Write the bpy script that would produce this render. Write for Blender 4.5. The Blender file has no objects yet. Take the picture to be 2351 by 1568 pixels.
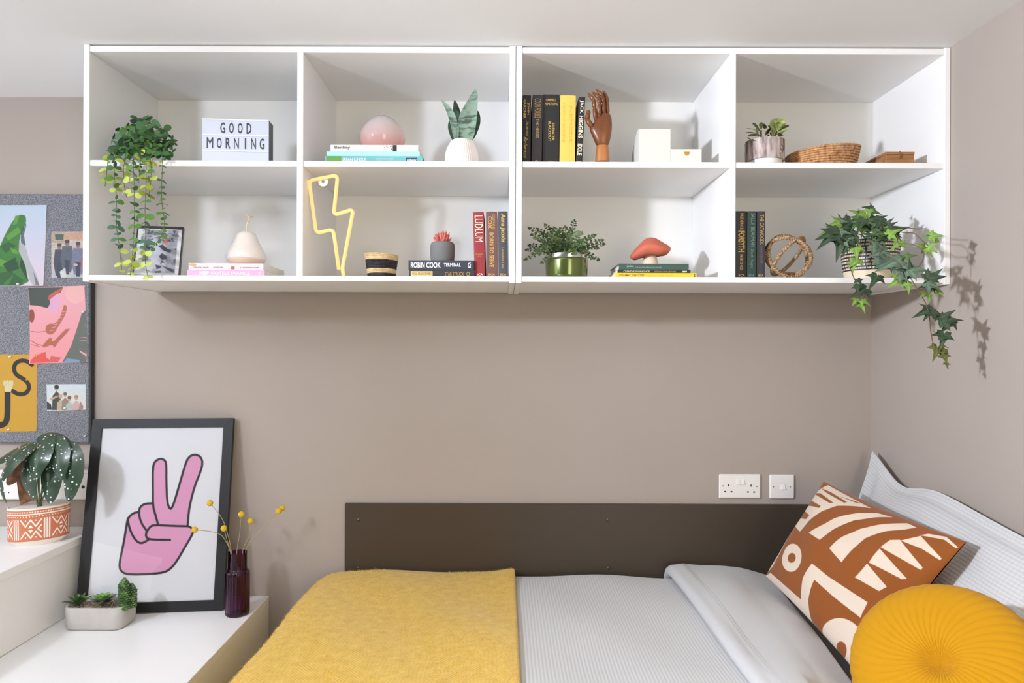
import bpy, bmesh, math, random
import numpy as np
from mathutils import Vector, Matrix
random.seed(7); RNG = np.random.default_rng(7)
PI = math.pi
# ---------------------------------------------------------------- camera, world, light, exposure
F, CX, CY, ROLL, EYE = 1567.0, 1157.0, 797.0, math.radians(0.2), 1.4
scene = bpy.context.scene
col = scene.collection
cam_d = bpy.data.cameras.new('camera'); cam = bpy.data.objects.new('camera', cam_d); col.objects.link(cam)
cam_d.sensor_width = 36.0; cam_d.lens = 36.0 * F / 2351.0
cam_d.shift_x = (1175.5 - CX) / 2351.0; cam_d.shift_y = (CY - 784.0) / 2351.0
cam_d.clip_start = 0.05
cam.matrix_world = Matrix.Translation((0, 0, EYE)) @ Matrix.Rotation(PI/2, 4, 'X') @ Matrix.Rotation(ROLL, 4, 'Z')
scene.camera = cam
world = bpy.data.worlds.new('world'); scene.world = world; world.use_nodes = True
bg = world.node_tree.nodes['Background']; bg.inputs[0].default_value = (1.0, 0.985, 0.965, 1); bg.inputs[1].default_value = 0.06
kd = bpy.data.lights.new('key_lamp', 'SPOT'); kd.energy = 385; kd.shadow_soft_size = 0.06; kd.color = (0.95, 1.0, 1.12)
kd.spot_size = math.radians(118); kd.spot_blend = 1.0
key = bpy.data.objects.new('key_lamp', kd); key.location = (-1.79, 0.36, EYE + 0.557); col.objects.link(key)
key.rotation_euler = Vector((1, 0.0, 0.06)).to_track_quat('-Z', 'Y').to_euler()
pd = bpy.data.lights.new('key_spill', 'POINT'); pd.energy = 56; pd.shadow_soft_size = 0.09; pd.color = (0.93, 1.0, 1.16)
spill = bpy.data.objects.new('key_spill', pd); spill.location = key.location; col.objects.link(spill)
def area(name, loc, to, sx, sy, e, c=(1, 1, 1)):
    d = bpy.data.lights.new(name, 'AREA'); d.shape = 'RECTANGLE'; d.size = sx; d.size_y = sy; d.energy = e; d.color = c
    o = bpy.data.objects.new(name, d); o.location = loc; col.objects.link(o)
    o.rotation_euler = (Vector(to) - o.location).to_track_quat('-Z', 'Y').to_euler(); return o
area('window_light', (-3.1, 0.9, 1.55), (0, 1.6, 1.0), 1.6, 1.2, 16, (0.92, 0.975, 1.0))
area('room_fill', (1.1, -1.3, 1.3), (-1.0, 2.0, 1.4), 1.6, 1.6, 52, (1.0, 0.91, 0.73))  # added unseen fill panel, warms and lifts the shaded right-facing sides
vs = scene.view_settings
scene.display_settings.display_device = 'sRGB'
vs.view_transform = 'Standard'; vs.look = 'None'; vs.exposure = -0.09; vs.gamma = 1.0; vs.use_curve_mapping = False
try:
    scene.cycles.max_bounces = 8; scene.cycles.transparent_max_bounces = 12
except Exception: pass

# ---------------------------------------------------------------- helpers
_c, _s = math.cos(ROLL), math.sin(ROLL)
def S(px, py, Y):
    """photo pixel at depth Y -> world point"""
    dx, dy = px - CX, py - CY
    x = dx*_c + dy*_s; y = -dx*_s + dy*_c
    return Vector((x*Y/F, Y, EYE - y*Y/F))
def lin(c):
    def f(v):
        v = v/255.0
        return v/12.92 if v <= 0.04045 else ((v+0.055)/1.055)**2.4
    return tuple(f(v) for v in c)
MATS = {}
def mat(name, c, rough=0.5, metal=0.0, bump=None, spec=0.5, var=None, sheen=0.0, attr=False, coat=0.0):
    """bump=(scale,strength) noise relief; var=(scale,amount) soft colour variation; attr: colour from vertex attribute 'Col'"""
    if name in MATS: return MATS[name]
    m = bpy.data.materials.new(name); m.use_nodes = True; nt = m.node_tree; b = nt.nodes['Principled BSDF']
    lc = lin(c)
    b.inputs['Base Color'].default_value = (*lc, 1); b.inputs['Roughness'].default_value = rough
    b.inputs['Metallic'].default_value = metal; b.inputs['Specular IOR Level'].default_value = spec
    if coat: b.inputs['Coat Weight'].default_value = coat
    if sheen: b.inputs['Sheen Weight'].default_value = sheen; b.inputs['Sheen Roughness'].default_value = 0.5
    tc = nt.nodes.new('ShaderNodeTexCoord')
    if attr:
        a = nt.nodes.new('ShaderNodeAttribute'); a.attribute_name = 'Col'
        nt.links.new(a.outputs['Color'], b.inputs['Base Color'])
    elif var:
        n = nt.nodes.new('ShaderNodeTexNoise'); n.inputs['Scale'].default_value = var[0]; n.inputs['Detail'].default_value = 4
        nt.links.new(tc.outputs['Object'], n.inputs['Vector'])
        r = nt.nodes.new('ShaderNodeValToRGB'); r.color_ramp.elements[0].position = 0.3; r.color_ramp.elements[1].position = 0.7
        r.color_ramp.elements[0].color = (*[v*(1-var[1]) for v in lc], 1); r.color_ramp.elements[1].color = (*[min(1, v*(1+var[1])) for v in lc], 1)
        nt.links.new(n.outputs['Fac'], r.inputs['Fac']); nt.links.new(r.outputs['Color'], b.inputs['Base Color'])
    if bump:
        n = nt.nodes.new('ShaderNodeTexNoise'); n.inputs['Scale'].default_value = bump[0]; n.inputs['Detail'].default_value = 3
        nt.links.new(tc.outputs['Object'], n.inputs['Vector'])
        bn = nt.nodes.new('ShaderNodeBump'); bn.inputs['Strength'].default_value = bump[1]; bn.inputs['Distance'].default_value = 0.002
        nt.links.new(n.outputs['Fac'], bn.inputs['Height']); nt.links.new(bn.outputs['Normal'], b.inputs['Normal'])
    MATS[name] = m
    return m
def nodes(m): return m.node_tree, m.node_tree.nodes['Principled BSDF']

class G:
    """geometry accumulator in world coordinates"""
    def __init__(s): s.v, s.f, s.mi = [], [], []
    def add(s, V, Fc, M=None, mi=0):
        o = len(s.v)
        if M is not None: V = [M @ Vector(p) for p in V]
        s.v.extend([tuple(p) for p in V]); s.f.extend([tuple(i+o for i in f) for f in Fc]); s.mi.extend([mi]*len(Fc))
        return s
    def box(s, lo, hi, bev=0.0, M=None, mi=0):
        lo, hi = Vector(lo), Vector(hi); c = (lo+hi)/2; h = (hi-lo)/2
        h = Vector([abs(k) for k in h])
        b = min(bev, min(h)*0.9)
        if b <= 0:
            V = [c+Vector((x*h.x, y*h.y, z*h.z)) for x in (-1, 1) for y in (-1, 1) for z in (-1, 1)]
            return s.add(V, [(0,1,3,2), (4,6,7,5), (0,4,5,1), (2,3,7,6), (0,2,6,4), (1,5,7,3)], M, mi)
        V = []; idx = {}
        for x in (-1, 1):
            for y in (-1, 1):
                for z in (-1, 1):
                    for a in range(3):
                        p = [x*(h.x-b), y*(h.y-b), z*(h.z-b)]; p[a] = (x, y, z)[a]*h[a]
                        idx[(x, y, z, a)] = len(V); V.append(c+Vector(p))
        Fc = []
        for a in range(3):
            u, w = [(1, 2), (2, 0), (0, 1)][a]
            for sg in (-1, 1):
                q = []
                for (p_, q_) in ((-1,-1), (1,-1), (1,1), (-1,1)):
                    k = [0, 0, 0]; k[a] = sg; k[u] = p_; k[w] = q_; q.append(idx[(*k, a)])
                Fc.append(q if sg > 0 else q[::-1])
        for a in range(3):      # edges along axis a
            u, w = [(1, 2), (2, 0), (0, 1)][a]
            for p_ in (-1, 1):
                for q_ in (-1, 1):
                    k0 = [0,0,0]; k1 = [0,0,0]; k0[a] = -1; k1[a] = 1
                    for k in (k0, k1): k[u] = p_; k[w] = q_
                    q = [idx[(*k0, u)], idx[(*k1, u)], idx[(*k1, w)], idx[(*k0, w)]]
                    Fc.append(q if p_*q_ > 0 else q[::-1])
        for x in (-1, 1):
            for y in (-1, 1):
                for z in (-1, 1):
                    t = [idx[(x, y, z, a)] for a in range(3)]
                    Fc.append(t if x*y*z > 0 else t[::-1])
        return s.add(V, Fc, M, mi)
    def tube(s, pts, r, n=8, closed=False, mi=0, caps=True):
        pts = [Vector(p) for p in pts]; N = len(pts)
        rs = r if hasattr(r, '__len__') else [r]*N
        V = []; up = None
        for i in range(N):
            if closed: t = pts[(i+1) % N]-pts[i-1]
            else: t = pts[min(i+1, N-1)]-pts[max(i-1, 0)]
            t.normalize()
            if up is None:
                up = t.orthogonal().normalized()
            else:
                up = (up - t*up.dot(t))
                up = up.normalized() if up.length > 1e-6 else t.orthogonal().normalized()
            sd = t.cross(up)
            for k in range(n):
                a = 2*PI*k/n
                V.append(pts[i]+(up*math.cos(a)+sd*math.sin(a))*rs[i])
        Fc = []
        for i in range(N if closed else N-1):
            j = (i+1) % N
            off = 0
            if closed and j == 0:   # match twist
                off = min(range(n), key=lambda k: (V[(k) % n]-V[i*n]).length)
            for k in range(n):
                Fc.append((i*n+k, i*n+(k+1) % n, j*n+(k+1+off) % n, j*n+(k+off) % n))
        if not closed and caps:
            Fc.append(tuple(range(n))[::-1]); Fc.append(tuple(range((N-1)*n, N*n)))
        return s.add(V, Fc, None, mi)
    def lathe(s, prof, M=None, n=32, mi=0, fn=None, close=False):
        """prof [(r,z)..] bottom to top; fn(r,a,z)->(x,y,z)"""
        V = []; 
        for (r, z) in prof:
            for k in range(n):
                a = 2*PI*k/n
                V.append(fn(r, a, z) if fn else (r*math.cos(a), r*math.sin(a), z))
        Fc = []
        P = len(prof)
        for i in range(P if close else P-1):
            j = (i+1) % P
            for k in range(n):
                Fc.append((i*n+k, i*n+(k+1) % n, j*n+(k+1) % n, j*n+k))
        if not close:
            if prof[0][0] > 1e-5: Fc.append(tuple(range(n))[::-1])
            if prof[-1][0] > 1e-5: Fc.append(tuple(range((P-1)*n, P*n)))
        return s.add(V, Fc, M, mi)
    def ball(s, c, r, nu=12, nv=8, M=None, mi=0):
        c = Vector(c); rr = r if hasattr(r, '__len__') else (r, r, r)
        V = [c+Vector((0, 0, -rr[2]))]
        for j in range(1, nv):
            b = -PI/2+PI*j/nv
            for k in range(nu):
                a = 2*PI*k/nu
                V.append(c+Vector((rr[0]*math.cos(b)*math.cos(a), rr[1]*math.cos(b)*math.sin(a), rr[2]*math.sin(b))))
        V.append(c+Vector((0, 0, rr[2]))); L = len(V)-1
        Fc = [(0, 1+(k+1) % nu, 1+k) for k in range(nu)]
        for j in range(nv-2):
            for k in range(nu):
                Fc.append((1+j*nu+k, 1+j*nu+(k+1) % nu, 1+(j+1)*nu+(k+1) % nu, 1+(j+1)*nu+k))
        Fc += [(L, 1+(nv-2)*nu+k, 1+(nv-2)*nu+(k+1) % nu) for k in range(nu)]
        return s.add(V, Fc, M, mi)
    def prism(s, poly, z0, z1, M=None, mi=0):
        n = len(poly)
        V = [(x, y, z0) for x, y in poly]+[(x, y, z1) for x, y in poly]
        Fc = [tuple(range(n))[::-1], tuple(range(n, 2*n))]+[(i, (i+1) % n, n+(i+1) % n, n+i) for i in range(n)]
        return s.add(V, Fc, M, mi)
def new_mesh(name, V, Fc, mats, smooth=False, mi=None, colr=None):
    me = bpy.data.meshes.new(name); me.from_pydata(V, [], Fc)
    for m in (mats if isinstance(mats, (list, tuple)) else [mats]): me.materials.append(m)
    if mi is not None and max(mi) > 0: me.polygons.foreach_set('material_index', mi)
    if smooth is True: me.polygons.foreach_set('use_smooth', [True]*len(me.polygons))
    me.update()
    if smooth not in (True, False): me.polygons.foreach_set('use_smooth', [True]*len(me.polygons)); me.set_sharp_from_angle(angle=math.radians(smooth))
    if colr is not None:
        ca = me.color_attributes.new('Col', 'FLOAT_COLOR', 'POINT')
        arr = np.ones((len(me.vertices), 4), np.float32); arr[:, :3] = np.asarray(colr, np.float32).reshape(-1, 3)
        ca.data.foreach_set('color', arr.ravel())
    return me
def world_of(o):
    p = Vector((0, 0, 0))
    while o is not None: p += o.location; o = o.parent
    return p
def thing(name, label, cat, loc, group=None):
    o = bpy.data.objects.new(name, None); o.empty_display_size = 0.02; col.objects.link(o)
    o.location = loc; o['label'] = label; o['category'] = cat
    if group: o['group'] = group
    return o
def tag(o, label, cat, group=None):
    o['label'] = label; o['category'] = cat
    if group: o['group'] = group
    return o
def part(name, g, mats, parent=None, smooth=False, label=None, kind=None, colr=None, origin=None):
    """link a G (world coords) as one mesh object under parent"""
    L = world_of(parent) if parent is not None else (Vector(origin) if origin is not None else Vector((0, 0, 0)))
    V = [(p[0]-L.x, p[1]-L.y, p[2]-L.z) for p in g.v]
    o = bpy.data.objects.new(name, new_mesh(name, V, g.f, mats, smooth, g.mi, colr)); col.objects.link(o)
    if parent is not None: o.parent = parent
    else: o.location = L
    if label: o['label'] = label
    if kind: o['kind'] = kind
    return o
def put(name, me, M, parent):
    o = bpy.data.objects.new(name, me); col.objects.link(o); o.parent = parent
    o.matrix_local = Matrix.Translation(-world_of(parent)) @ M
    return o
def frame_m(o, x, y, z):
    m = Matrix((x, y, z)).transposed().to_4x4(); m.translation = o
    return m
def dir_m(pos, d, nrm, sc=1.0):
    """local +Y along d, local +Z near nrm"""
    y = Vector(d).normalized(); z = Vector(nrm); z = z-y*z.dot(y)
    z = z.normalized() if z.length > 1e-5 else y.orthogonal().normalized()
    return frame_m(Vector(pos), y.cross(z)*sc, y*sc, z*sc)
# ---- flat print painted cell by cell onto real sheets
class Canvas:
    def __init__(s, w, h, quad, base):
        """quad: TL,TR,BR,BL in authoring coordinates; grid rows from top"""
        s.w, s.h = w, h
        A = []; B = []
        for (u, v), (x, y) in zip(((0,0), (1,0), (1,1), (0,1)), quad):
            A += [[u, v, 1, 0, 0, 0, -u*x, -v*x], [0, 0, 0, u, v, 1, -u*y, -v*y]]; B += [x, y]
        k = np.linalg.solve(np.array(A, float), np.array(B, float))
        U, V = np.meshgrid(np.linspace(0, 1, w), np.linspace(0, 1, h)); s.U, s.V = U, V
        D = k[6]*U+k[7]*V+1
        s.X = (k[0]*U+k[1]*V+k[2])/D; s.Y = (k[3]*U+k[4]*V+k[5])/D
        s.a = np.ones((h, w, 3))*np.array(lin(base))
        s.soft = abs(s.X[h//2, w//2+1]-s.X[h//2, w//2])*0.9
    def _blend(s, al, c):
        al = np.clip(al, 0, 1)[..., None]; s.a = s.a*(1-al)+np.array(lin(c))*al
    def _dist(s, pts, closed):
        d = np.full(s.X.shape, 1e9); n = len(pts)
        for i in range(n if closed else n-1):
            x0, y0 = pts[i]; x1, y1 = pts[(i+1) % n]; dx, dy = x1-x0, y1-y0
            t = np.clip(((s.X-x0)*dx+(s.Y-y0)*dy)/max(dx*dx+dy*dy, 1e-9), 0, 1)
            d = np.minimum(d, (s.X-x0-t*dx)**2+(s.Y-y0-t*dy)**2)
        return np.sqrt(d)
    def poly(s, pts, c):
        ins = np.zeros(s.X.shape, bool); n = len(pts)
        for i in range(n):
            x0, y0 = pts[i]; x1, y1 = pts[(i+1) % n]
            if y0 == y1: continue
            cr = ((y0 > s.Y) != (y1 > s.Y)) & (s.X < (x1-x0)*(s.Y-y0)/(y1-y0)+x0)
            ins ^= cr
        d = s._dist(pts, True); s._blend(0.5+np.where(ins, d, -d)/s.soft, c)
    def stroke(s, pts, w, c): s._blend(0.5+(w/2-s._dist(pts, False))/s.soft, c)
    def ell(s, cx, cy, rx, ry, c):
        q = np.sqrt(((s.X-cx)/rx)**2+((s.Y-cy)/ry)**2); s._blend(0.5+(1-q)*min(rx, ry)/s.soft, c)
    def grad(s, top, bot):
        t = s.V[..., None]; s.a = np.array(lin(top))*(1-t)+np.array(lin(bot))*t
    def noise(s, amt, k=1):
        n = RNG.normal(0, amt, ((s.h+k-1)//k, (s.w+k-1)//k)); n = np.kron(n, np.ones((k, k)))[:s.h, :s.w]
        s.a = np.clip(s.a*(1+n[..., None]), 0, 1)
def smooth_pts(pts, it=2, closed=False):
    p = [np.array(q, float) for q in pts]
    for _ in range(it):
        q = []; n = len(p)
        if not closed: q.append(p[0])
        for i in range(n if closed else n-1):
            a, b = p[i], p[(i+1) % n]; q += [a*.75+b*.25, a*.25+b*.75]
        if not closed: q.append(p[-1])
        p = q
    return [tuple(q) for q in p]
def grid_part(name, P, colr, mt, parent, smooth=True, label=None, flip=False):
    """P (h,w,3) world positions"""
    h, w = P.shape[:2]
    L = world_of(parent); V = (P-np.array(L)).reshape(-1, 3)
    i = np.arange(h*w).reshape(h, w)
    q = np.stack([i[:-1, :-1], i[1:, :-1], i[1:, 1:], i[:-1, 1:]], -1).reshape(-1, 4)
    if flip: q = q[:, ::-1]
    me = bpy.data.meshes.new(name); me.vertices.add(h*w); me.vertices.foreach_set('co', V.astype(np.float32).ravel())
    nf = len(q); me.loops.add(nf*4); me.loops.foreach_set('vertex_index', q.astype(np.int32).ravel())
    me.polygons.add(nf); me.polygons.foreach_set('loop_start', np.arange(0, nf*4, 4, dtype=np.int32))
    me.polygons.foreach_set('use_smooth', np.ones(nf, bool) if smooth else np.zeros(nf, bool))
    me.materials.append(mt); me.update(calc_edges=True)
    if colr is not None:
        ca = me.color_attributes.new('Col', 'FLOAT_COLOR', 'POINT'); a = np.ones((h*w, 4), np.float32); a[:, :3] = colr.reshape(-1, 3)
        ca.data.foreach_set('color', a.ravel())
    o = bpy.data.objects.new(name, me); col.objects.link(o); o.parent = parent
    if label: o['label'] = label
    return o
def flat_sheet(name, cv, TL, TR, BR, BL, mt, parent, curl=0.0, label=None):
    U, V = cv.U[..., None], cv.V[..., None]
    TL, TR, BR, BL = [np.array(p) for p in (TL, TR, BR, BL)]
    P = (TL*(1-U)+TR*U)*(1-V)+(BL*(1-U)+BR*U)*V
    if curl: P = P+np.array([0, -curl, 0])*((2*np.abs(U-.5))**3*np.abs(2*V-1)**3)
    return grid_part(name, P, cv.a, mt, parent, label=label)
# ---- lettering
_TXT = {}
def text_geo(txt, bold=0.0):
    k = (txt, bold)
    if k in _TXT: return _TXT[k]
    cu = bpy.data.curves.new('lettering', 'FONT'); cu.body = txt; cu.resolution_u = 2; cu.offset = bold; cu.fill_mode = 'FRONT'
    ob = bpy.data.objects.new('lettering', cu); me = bpy.data.meshes.new_from_object(ob)
    V = np.array([v.co[:] for v in me.vertices]); Fc = [tuple(p.vertices) for p in me.polygons]
    bpy.data.objects.remove(ob); bpy.data.meshes.remove(me); bpy.data.curves.remove(cu)
    lo, hi = V.min(0), V.max(0); V = (V-lo)/np.maximum(hi-lo, 1e-6)
    _TXT[k] = (V, Fc); return _TXT[k]
def lettering(parent, txt, O, dx, dy, w, h, mt, bold=0.012, out=None, skew=0.0, name='lettering', bulge=None):
    """O: world corner of text start/baseline; dx reading direction, dy up direction"""
    V, Fc = text_geo(txt, bold); g = G(); O = Vector(O); dx = Vector(dx).normalized(); dy = Vector(dy).normalized()
    nn = dx.cross(dy)
    pts = []
    for p in V:
        q = O+dx*((p[0])*w+skew*p[1]*h)+dy*(p[1]*h)+nn*0.0005
        if bulge: q = bulge(q)
        pts.append(q)
    g.add(pts, Fc)
    return part(name, g, mt, parent)
# ---------------------------------------------------------------- room
DF, DB, DP = 1.941, 2.3556, 2.325      # cabinet front, wall, cabinet back panel (distance from camera)
XR = 1.2677; ZC = EYE+0.8575
M_wall = mat('taupe_paint', (168, 157, 148), 0.75, bump=(220, 0.05), var=(3, 0.02))
M_ceil = mat('ceiling_paint', (242, 241, 240), 0.8, bump=(160, 0.04))
M_floor = mat('carpet', (160, 160, 162), 0.95, bump=(300, 0.5), var=(120, 0.2))
M_white = mat('white_laminate', (243, 242, 240), 0.38, bump=(400, 0.02), spec=0.4)
M_whitei = mat('white_laminate_shell', (245, 244, 241), 0.55, bump=(400, 0.02), spec=0.3)
def struct(name, lo, hi, m):
    g = G().box(lo, hi); o = part(name, g, m, origin=((lo[0]+hi[0])/2, (lo[1]+hi[1])/2, lo[2])); o['kind'] = 'structure'; return o
struct('wall_back', (-3.3, DB, 0), (XR+0.1, DB+0.1, ZC), M_wall)
struct('wall_right', (XR, -2.5, 0), (XR+0.1, DB, ZC), M_wall)
struct('wall_left', (-3.3, -2.5, 0), (-3.2, DB, ZC), M_wall)
struct('ceiling', (-3.3, -2.5, ZC), (XR+0.1, DB+0.1, ZC+0.1), M_ceil)
struct('floor', (-3.3, -2.5, -0.1), (XR+0.1, DB+0.1, 0), M_floor)

# ---------------------------------------------------------------- wall shelf units
ZT, ZU, ZL = (EYE+0.8535, EYE+0.8365), (EYE+0.529, EYE+0.5125), (EYE+0.2015, EYE+0.186)   # top panel, middle shelf, bottom panel
X1 = lambda px: (px-CX)*DF/F
def shelf_unit(xs, label):
    """xs = outer left, inner left, divider l, divider r, inner right, outer right"""
    t = thing('wall_shelf_unit', label, 'shelf unit', ((xs[0]+xs[5])/2, DB, EYE+0.183), 'white wall shelf units')
    y0 = DF; bev = 0.0012
    for a, b in ((xs[0], xs[1]), (xs[4], xs[5])):
        part('side_panel', G().box((a, y0-0.002, EYE+0.1825), (b, DB-0.001, EYE+0.8565), bev), M_white, t)
    part('divider', G().box((xs[2], y0, ZL[0]), (xs[3], DP, ZT[1]), bev), M_white, t)
    part('top_panel', G().box((xs[1], y0, ZT[1]), (xs[4], DP, ZT[0]), bev), M_white, t)
    part('bottom_panel', G().box((xs[1], y0, ZL[1]), (xs[4], DP+0.02, ZL[0]), bev), M_white, t)
    for a, b in ((xs[1], xs[2]), (xs[3], xs[4])):
        part('shelf', G().box((a, y0+0.002, ZU[1]), (b, DP, ZU[0]), bev), M_white, t)
    part('back_panel', G().box((xs[1], DP, ZL[1]), (xs[4], DP+0.008, ZT[0])), M_whitei, t)
    return t
shelf_unit([X1(p) for p in (190, 204, 680, 694.5, 1168, 1182)], 'left white wall unit of four open cubbies, with the trailing plant and lightning light')
shelf_unit([X1(p) for p in (1183.2, 1197, 1674.5, 1688, 2166, 2179.5)], 'right white wall unit of four open cubbies, touching the right wall')

# ---------------------------------------------------------------- desk and low cabinet
XD, ZD, XL, ZLC = -1.38, EYE-0.624, -0.807, EYE-0.861
t = thing('desk', 'white desk with a panelled end, under the grey pinboard', 'desk', (-2.2, 1.7, 0))
part('desktop', G().box((-3.1, 1.15, ZD-0.026), (XD, DB-0.001, ZD), 0.0015), M_white, t)
part('end_panel', G().box((XD-0.028, 1.17, ZLC+0.001), (XD-0.006, DB-0.002, ZD-0.026), 0.001), M_white, t)
part('support', G().box((-3.08, 1.2, 0), (-3.06, DB-0.02, ZD-0.026), 0.001), M_white, t)
t = thing('low_cabinet', 'low white cabinet beside the bed, under the framed hand print', 'cabinet', (-1.3, 1.5, 0))
part('top_panel', G().box((-2.0, 0.95, ZLC-0.02), (XL, DB-0.001, ZLC), 0.0012), M_white, t)
part('side_panel', G().box((XL-0.018, 0.955, 0), (XL-0.0004, DB-0.002, ZLC-0.02), 0.0008), M_white, t)
part('side_panel', G().box((-2.0, 0.955, 0), (-1.982, DB-0.002, ZLC-0.02), 0.0008), M_white, t)
part('front_panel', G().box((-1.98, 0.96, 0.06), (XL-0.02, 0.978, ZLC-0.022), 0.001), M_white, t)

# ---------------------------------------------------------------- bed
def nodes_wave(name, c1, c2, k, dist, kind, rough=0.85, fuzz=0.0):
    """woven relief from the 'uvw' attribute (metres across / along)"""
    m = mat(name, c1, rough, sheen=0.3, spec=0.2); nt, b = nodes(m); N = nt.nodes; L = nt.links
    a = N.new('ShaderNodeAttribute'); a.attribute_name = 'uvw'
    sp = N.new('ShaderNodeSeparateXYZ'); L.new(a.outputs['Vector'], sp.inputs[0])
    def M(op, x, y=None, clamp=False):
        n = N.new('ShaderNodeMath'); n.operation = op; n.use_clamp = clamp
        for i, v in enumerate((x, y)):
            if v is None: continue
            if hasattr(v, 'is_output'): L.new(v, n.inputs[i])
            else: n.inputs[i].default_value = v
        return n.outputs[0]
    x, y = sp.outputs[0], sp.outputs[1]
    if kind == 'waffle':
        r1 = M('SINE', M('MULTIPLY', x, 2*PI/k)); r2 = M('SINE', M('MULTIPLY', y, 2*PI/(k*1.1)))
        h = M('ADD', M('MULTIPLY', r1, 0.5), M('MULTIPLY', r2, 0.10 if name.startswith('grey') else 0.22))
    else:
        tri = M('ABSOLUTE', M('SUBTRACT', M('FRACT', M('MULTIPLY', x, 1/0.11)), 0.5))
        ph = M('ADD', M('MULTIPLY', y, 1.0), M('MULTIPLY', tri, 0.11))
        h = M('SINE', M('MULTIPLY', ph, 2*PI/k))
    f = M('MULTIPLY_ADD', h, 0.5, False) if False else M('ADD', M('MULTIPLY', h, 0.5), 0.5)
    no = N.new('ShaderNodeTexNoise'); no.inputs['Scale'].default_value = 38 if kind != 'waffle' else 6; no.inputs['Detail'].default_value = 8; no.inputs['Roughness'].default_value = 0.75
    L.new(a.outputs['Vector'], no.inputs['Vector'])
    if kind != 'waffle':
        f = M('ADD', M('MULTIPLY', f, 0.34), M('MULTIPLY', M('SUBTRACT', no.outputs['Fac'], 0.32), 2.0), True)
    mx = N.new('ShaderNodeMix'); mx.data_type = 'RGBA'; L.new(f, mx.inputs['Factor'])
    mx.inputs['A'].default_value = (*lin(c2), 1); mx.inputs['B'].default_value = (*lin(c1), 1)
    L.new(mx.outputs['Result'], b.inputs['Base Color'])
    bn = N.new('ShaderNodeBump'); bn.inputs['Strength'].default_value = 0.55; bn.inputs['Distance'].default_value = dist
    L.new(f, bn.inputs['Height']); L.new(bn.outputs['Normal'], b.inputs['Normal'])
    return m
M_waffle = nodes_wave('grey_waffle_cotton', (216, 216, 215), (184, 184, 184), 0.0088, 0.0016, 'waffle')
M_waffle2 = nodes_wave('white_waffle_cotton', (206, 206, 206), (180, 180, 181), 0.0100, 0.002, 'waffle')
M_throw = nodes_wave('yellow_mohair', (240, 206, 96), (206, 152, 14), 0.0092, 0.003, 'herring', 0.95)
M_sheet = mat('white_sheet', (214, 214, 212), 0.85, bump=(500, 0.15), sheen=0.2, spec=0.2)
M_fold = mat('grey_cotton', (200, 200, 200), 0.8, bump=(9, 0.5), sheen=0.2, spec=0.2)
M_panel = mat('umber_laminate', (70, 60, 50), 0.42, bump=(300, 0.04), spec=0.35)
M_screw = mat('dark_screw', (96, 88, 80), 0.35, metal=0.6)
def set_uvw(o, arr):
    a = o.data.attributes.new('uvw', 'FLOAT_VECTOR', 'POINT'); w = np.zeros((len(o.data.vertices), 3), np.float32)
    w[:, :2] = arr.reshape(-1, 2); a.data.foreach_set('vector', w.ravel())

t = thing('wall_panel', 'long dark brown panel screwed to the wall behind the bed', 'panel', (0.36, DB, EYE-1.0))
part('board', G().box((-0.543, 2.337, EYE-1.1), (XR-0.002, DB-0.0005, EYE-0.5375), 0.0015), M_panel, t)
for px, py in ((823, 1193), (1395, 1193), (823, 1304), (1396, 1304)):
    p = S(px, py, 2.337); part('screw', G().ball((p.x, 2.337, p.z), (0.0062, 0.004, 0.0062), 10, 6), M_screw, t, True)

ZM = EYE-0.85; ZQ = EYE-0.768
t = thing('bed', 'single bed with white sheeted mattress, mostly covered, against the back wall', 'bed', (0.35, 1.7, 0))
g = G().box((-0.53, 1.16, 0.22), (XR-0.012, 2.33, ZM), 0.04); part('mattress', g, M_sheet, t, True)
part('base', G().box((-0.52, 1.17, 0.1), (XR-0.014, 2.325, 0.22), 0.004), M_panel, t)
for x in (-0.46, 1.16):
    for y in (1.22, 2.26): part('leg', G().box((x-0.025, y-0.025, 0), (x+0.025, y+0.025, 0.1), 0.002), M_panel, t)

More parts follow.
